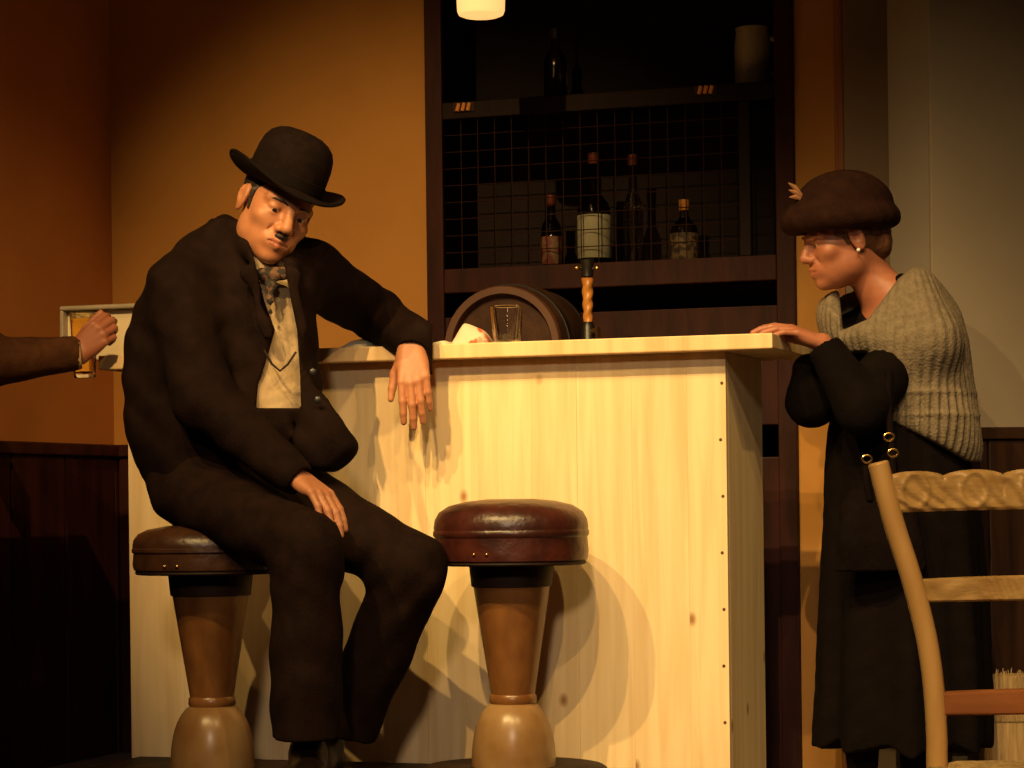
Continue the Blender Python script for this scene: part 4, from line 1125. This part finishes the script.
for y_ in (6.07, 6.27):
    T.cone((-1.50, y_, .76), (-1.50, y_, .07), .085, .068, .03, capb=True)
    T.cone((-1.54, y_, .045), (-1.33, y_, .04), .045, .036, .015)
T.half((0,0,.004), (0,0,-1))
obj('trousers', T.mesh('trousers'), m_trous, cus); del T
Hh = SDF(tuple(npv(chc)-.16), tuple(npv(chc)+.16), .005)
Hh.ell(qc(0,-.022,.036), (.080,.100,.094), (cR,cF,cU), 0)
Hh.half(qc(0,.050,.03), cF-cU*.5, '-', .01); Hh.half(qc(0,0,-.05), -cU, '-', .01)
for sg in (-1, 1): Hh.ell(qc(sg*.08,0,-.03), (.03,.045,.045), (cR,cF,cU), .01, '-')
obj('hair', Hh.mesh('hair'), m_hair, cus); del Hh
# cuff of shirt, wrist
cufd = (cw-ce).normalized()
obj('shirt_cuff', MB().lathe([(.036,-.006),(.040,-.004),(.040,.010),(.036,.012)], 24, cw-cufd*.004, cufd), m_shirt, cus, smooth=True)
# the drink
gl_ = P(85, 378, 6.485); gtop = P(83, 313, 6.485)
hgt = (gtop-gl_).length
dr = thing('beer_glass', 'glass of amber drink held in the hand at the left end of the bar', 'glass', gl_)
ax_ = (gtop-gl_).normalized()
obj('glass_body', MB().lathe([(1e-4,0),(.026,0),(.029,.004),(.035,hgt),(.0325,hgt),(.027,.016),(1e-4,.014)], 28, gl_, ax_), m_glass, dr, smooth=True)
obj('drink', MB().lathe([(1e-4,.0145),(.0265,.0165),(.0318,hgt-.016),(1e-4,hgt-.016)], 28, gl_, ax_), m_beer, dr, smooth=True)
obj('foam', MB().lathe([(1e-4,hgt-.0155),(.0315,hgt-.0155),(.0322,hgt-.004),(.02,hgt-.001),(1e-4,hgt-.001)], 28, gl_, ax_), m_foam, dr, smooth=True)

# ================================================================== LADDER-BACK CHAIR IN FRONT
CDp = 3.90
ch = thing('ladder_back_chair', 'honey wood ladder-back chair with carved top rail beside the woman', 'chair', Vector((P(1045, 700, CDp).x, CDp-.2, 0)))
lt = [P(878, 462, CDp), P(893, 520, CDp), P(912, 580, CDp), P(927, 640, CDp), P(934, 690, CDp), P(937, 740, CDp), P(937, 768, CDp)]
lt = lt + [Vector((lt[-1].x, CDp, .16)), Vector((lt[-1].x, CDp+.01, 0.0))]
xm = P(1046, 700, CDp).x
def smooth_path(pts, n=40):
    pts = [npv(p) for p in pts]; out = []
    pp = [2*pts[0]-pts[1]]+pts+[2*pts[-1]-pts[-2]]
    for i in range(1, len(pp)-2):
        for s_ in np.linspace(0, 1, 7, endpoint=(i == len(pp)-3)):
            p0, p1, p2, p3 = pp[i-1:i+3]
            out.append(Vector(.5*((2*p1)+(p2-p0)*s_+(2*p0-5*p1+4*p2-p3)*s_**2+(3*p1-p0-3*p2+p3)*s_**3)))
    return out
lp_ = smooth_path(lt)
rads = [.0168 for i in range(len(lp_))]
mir = lambda v: Vector((2*xm-v.x, v.y, v.z))
for nm, pp_ in (('back_post', lp_), ('back_post', [mir(v) for v in lp_])):
    po = obj(nm, MB().tube(pp_, rads, 20), m_chair, ch, smooth=True)
    e = po.modifiers.new('edge', 'BEVEL'); e.width = .004; e.segments = 2; e.limit_method = 'ANGLE'; e.angle_limit = math.radians(50)
def slat(yt, yb, xl, thick, carve, mat, name, scal, bow=.025, arch=0.0):
    a = P(xl, (yt+yb)/2, CDp); xL = a.x; xR = 2*xm-xL
    zt = P(960, yt, CDp).z; zb_ = P(960, yb, CDp).z
    nx, nz = 150, 26; vs = []; fs = []
    for side in (0, 1):
        for i in range(nx+1):
            u_ = i/nx; x = xL+(xR-xL)*u_
            bw_ = bow*(1-(2*u_-1)**2)
            top = zt + (scal*(abs(math.sin(math.pi*(u_*5.0+.12)))**.55-1.0) if scal else .004*(1-(2*u_-1)**2)) + arch*(1-(2*u_-1)**2)
            bot = zb_ + arch*(1-(2*u_-1)**2)
            for j in range(nz+1):
                v_ = j/nz; z_ = bot+(top-bot)*v_
                rel = carve(u_, v_, x, z_) if (carve and side == 0) else 0
                edge = min(v_, 1-v_); rel -= .004*max(0, 1-edge/.08)
                y = CDp + bw_ + (thick/2 if side else -thick/2-rel)
                vs.append((x, y, z_))
    m_ = (nx+1)*(nz+1)
    for i in range(nx):
        for j in range(nz):
            a = i*(nz+1)+j; fs.append((a, a+nz+1, a+nz+2, a+1)); fs.append((m_+a, m_+a+1, m_+a+nz+2, m_+a+nz+1))
    for i in range(nx):
        for j in (0, nz):
            a = i*(nz+1)+j; b = a+nz+1; fs.append((a, a+m_, b+m_, b) if j == 0 else (a, b, b+m_, a+m_))
    for i in (0, nx):
        for j in range(nz):
            a = i*(nz+1)+j; fs.append((a, a+1, a+1+m_, a+m_) if i == 0 else (a, a+m_, a+1+m_, a+1))
    return obj(name, MB().add(vs, fs), mat, ch, smooth=True)
def carve_leaf(u, v, x, z):
    s_ = u*5.0+.12; c = (s_ % 1.0)-.5; k_ = int(s_)
    e = math.sin((c*2.0+(v-.5)*1.6)*9 + 2.5*math.sin(v*3+k_))
    r_ = math.hypot(c*1.5, (v-.52)*.8); ring = math.exp(-((r_-.33)/.06)**2)
    return .0026*e*math.exp(-(abs(v-.5)*2)**6) + .0030*ring
def carve_small(u, v, x, z):
    return .0016*math.sin(u*60+5*math.sin(u*18)+v*6)*math.exp(-(abs(v-.5)*2)**6)
slat(471, 512, 892, .020, carve_leaf, m_chairC, 'top_rail', .010, arch=.003)
slat(579, 602, 914, .018, carve_small, m_chairC, 'back_slat', 0)
slat(692, 715, 938, .022, None, m_rail, 'lower_rail', 0, bow=.0)
# seat and front legs (towards the audience)
sz = .365
xl_ = lt[-1].x; W_ = 2*(xm-xl_)
sf = SDF((xl_-.06, CDp-.46, sz-.08), (2*xm-xl_+.06, CDp+.06, sz+.05), .006)
cc = Vector((xm, CDp-.20, sz-.012))
sf.ell(cc, (W_*.72, .30, .030), None, 0)
seat = MB()
nn = 24; vs = []; fs = []
for i in range(nn+1):
    for j in range(nn+1):
        u_, v_ = i/nn*2-1, j/nn*2-1
        half = W_/2+.015+.03*(1-v_)/2
        dgl = abs(abs(u_)-abs(v_)); zz = sz-.012*max(0, 1-dgl*4)-.010*(1-max(abs(u_), abs(v_)))
        rowg = .0018*math.sin((u_ if abs(u_) > abs(v_) else v_)*95)
        vs.append((xm+u_*half, CDp-.20+v_*.205, zz+rowg))
m_ = len(vs); vs += [(x, y, sz-.045) for (x, y, z) in vs]
for i in range(nn):
    for j in range(nn):
        a = i*(nn+1)+j; fs.append((a, a+nn+1, a+nn+2, a+1)); fs.append((m_+a, m_+a+1, m_+a+nn+2, m_+a+nn+1))
for i in range(nn):
    for (a, b) in ((i*(nn+1), (i+1)*(nn+1)), ((i+1)*(nn+1)+nn, i*(nn+1)+nn), (i+1, i), (nn*(nn+1)+i, nn*(nn+1)+i+1)): fs.append((a, a+m_, b+m_, b))
obj('rush_seat', seat.add(vs, fs), m_rush, ch, smooth=True); del sf
for sg in (-1, 1):
    x_ = xm+sg*(W_/2+.02)
    obj('front_leg', MB().tube([(x_, CDp-.395, sz+.02), (x_, CDp-.395, .18), (x_, CDp-.395, 0)], [.022,.022,.018], 16), m_chair, ch, smooth=True)
    obj('stretcher', MB().tube([(x_, CDp-.395, .20), (xm+sg*W_/2, CDp, .20)], .011, 12), m_chair, ch, smooth=True)
obj('stretcher', MB().tube([(xm-W_/2-.02, CDp-.395, .24), (xm+W_/2+.02, CDp-.395, .24)], .012, 12), m_chair, ch, smooth=True)
obj('stretcher', MB().tube([(xm-W_/2, CDp, .17), (xm+W_/2, CDp, .17)], .011, 12), m_chair, ch, smooth=True)

# ================================================================== STRAW HAMPER AND STEP BEHIND THE WOMAN
hD = 6.46
ha, hb2 = P(983, 690, hD), P(1062, 690, hD); ztop = P(1000, 672, hD).z
hm_ = thing('straw_hamper', 'pale straw hamper with frayed top edge behind the carved chair', 'hamper', Vector(((ha.x+hb2.x)/2, hD+.04, .05)))
zst = .05
obj('hamper_body', MB().box(((ha.x+hb2.x)/2, hD+.05, (ztop+zst)/2), hb2.x-ha.x-.008, .085, ztop-zst-.02), m_rush, hm_, bevel=.006)
r = random.Random(9); fr = MB(); n = 44
for i in range(n):
    x = ha.x+(hb2.x-ha.x)*(i+.5)/n
    fr.tube([(x, hD+.003, ztop-.13), (x+r.uniform(-.001,.001), hD-.002, ztop-.03), (x+r.uniform(-.003,.006), hD-.001, ztop+r.uniform(-.004,.012))], [.0022,.0026,.0012], 5)
fo = obj('straw_fringe', fr, m_rush, hm_, smooth=True); fo['kind'] = 'stuff'
sa, sb = P(890, 760, 6.42), P(1090, 760, 6.42)
tag(obj('wooden_step', MB().box(((sa.x+sb.x)/2, 6.49, .025), sb.x-sa.x, .19, .05), m_step, bevel=.005), 'low pale wooden step against the grey wall behind the woman', 'step')
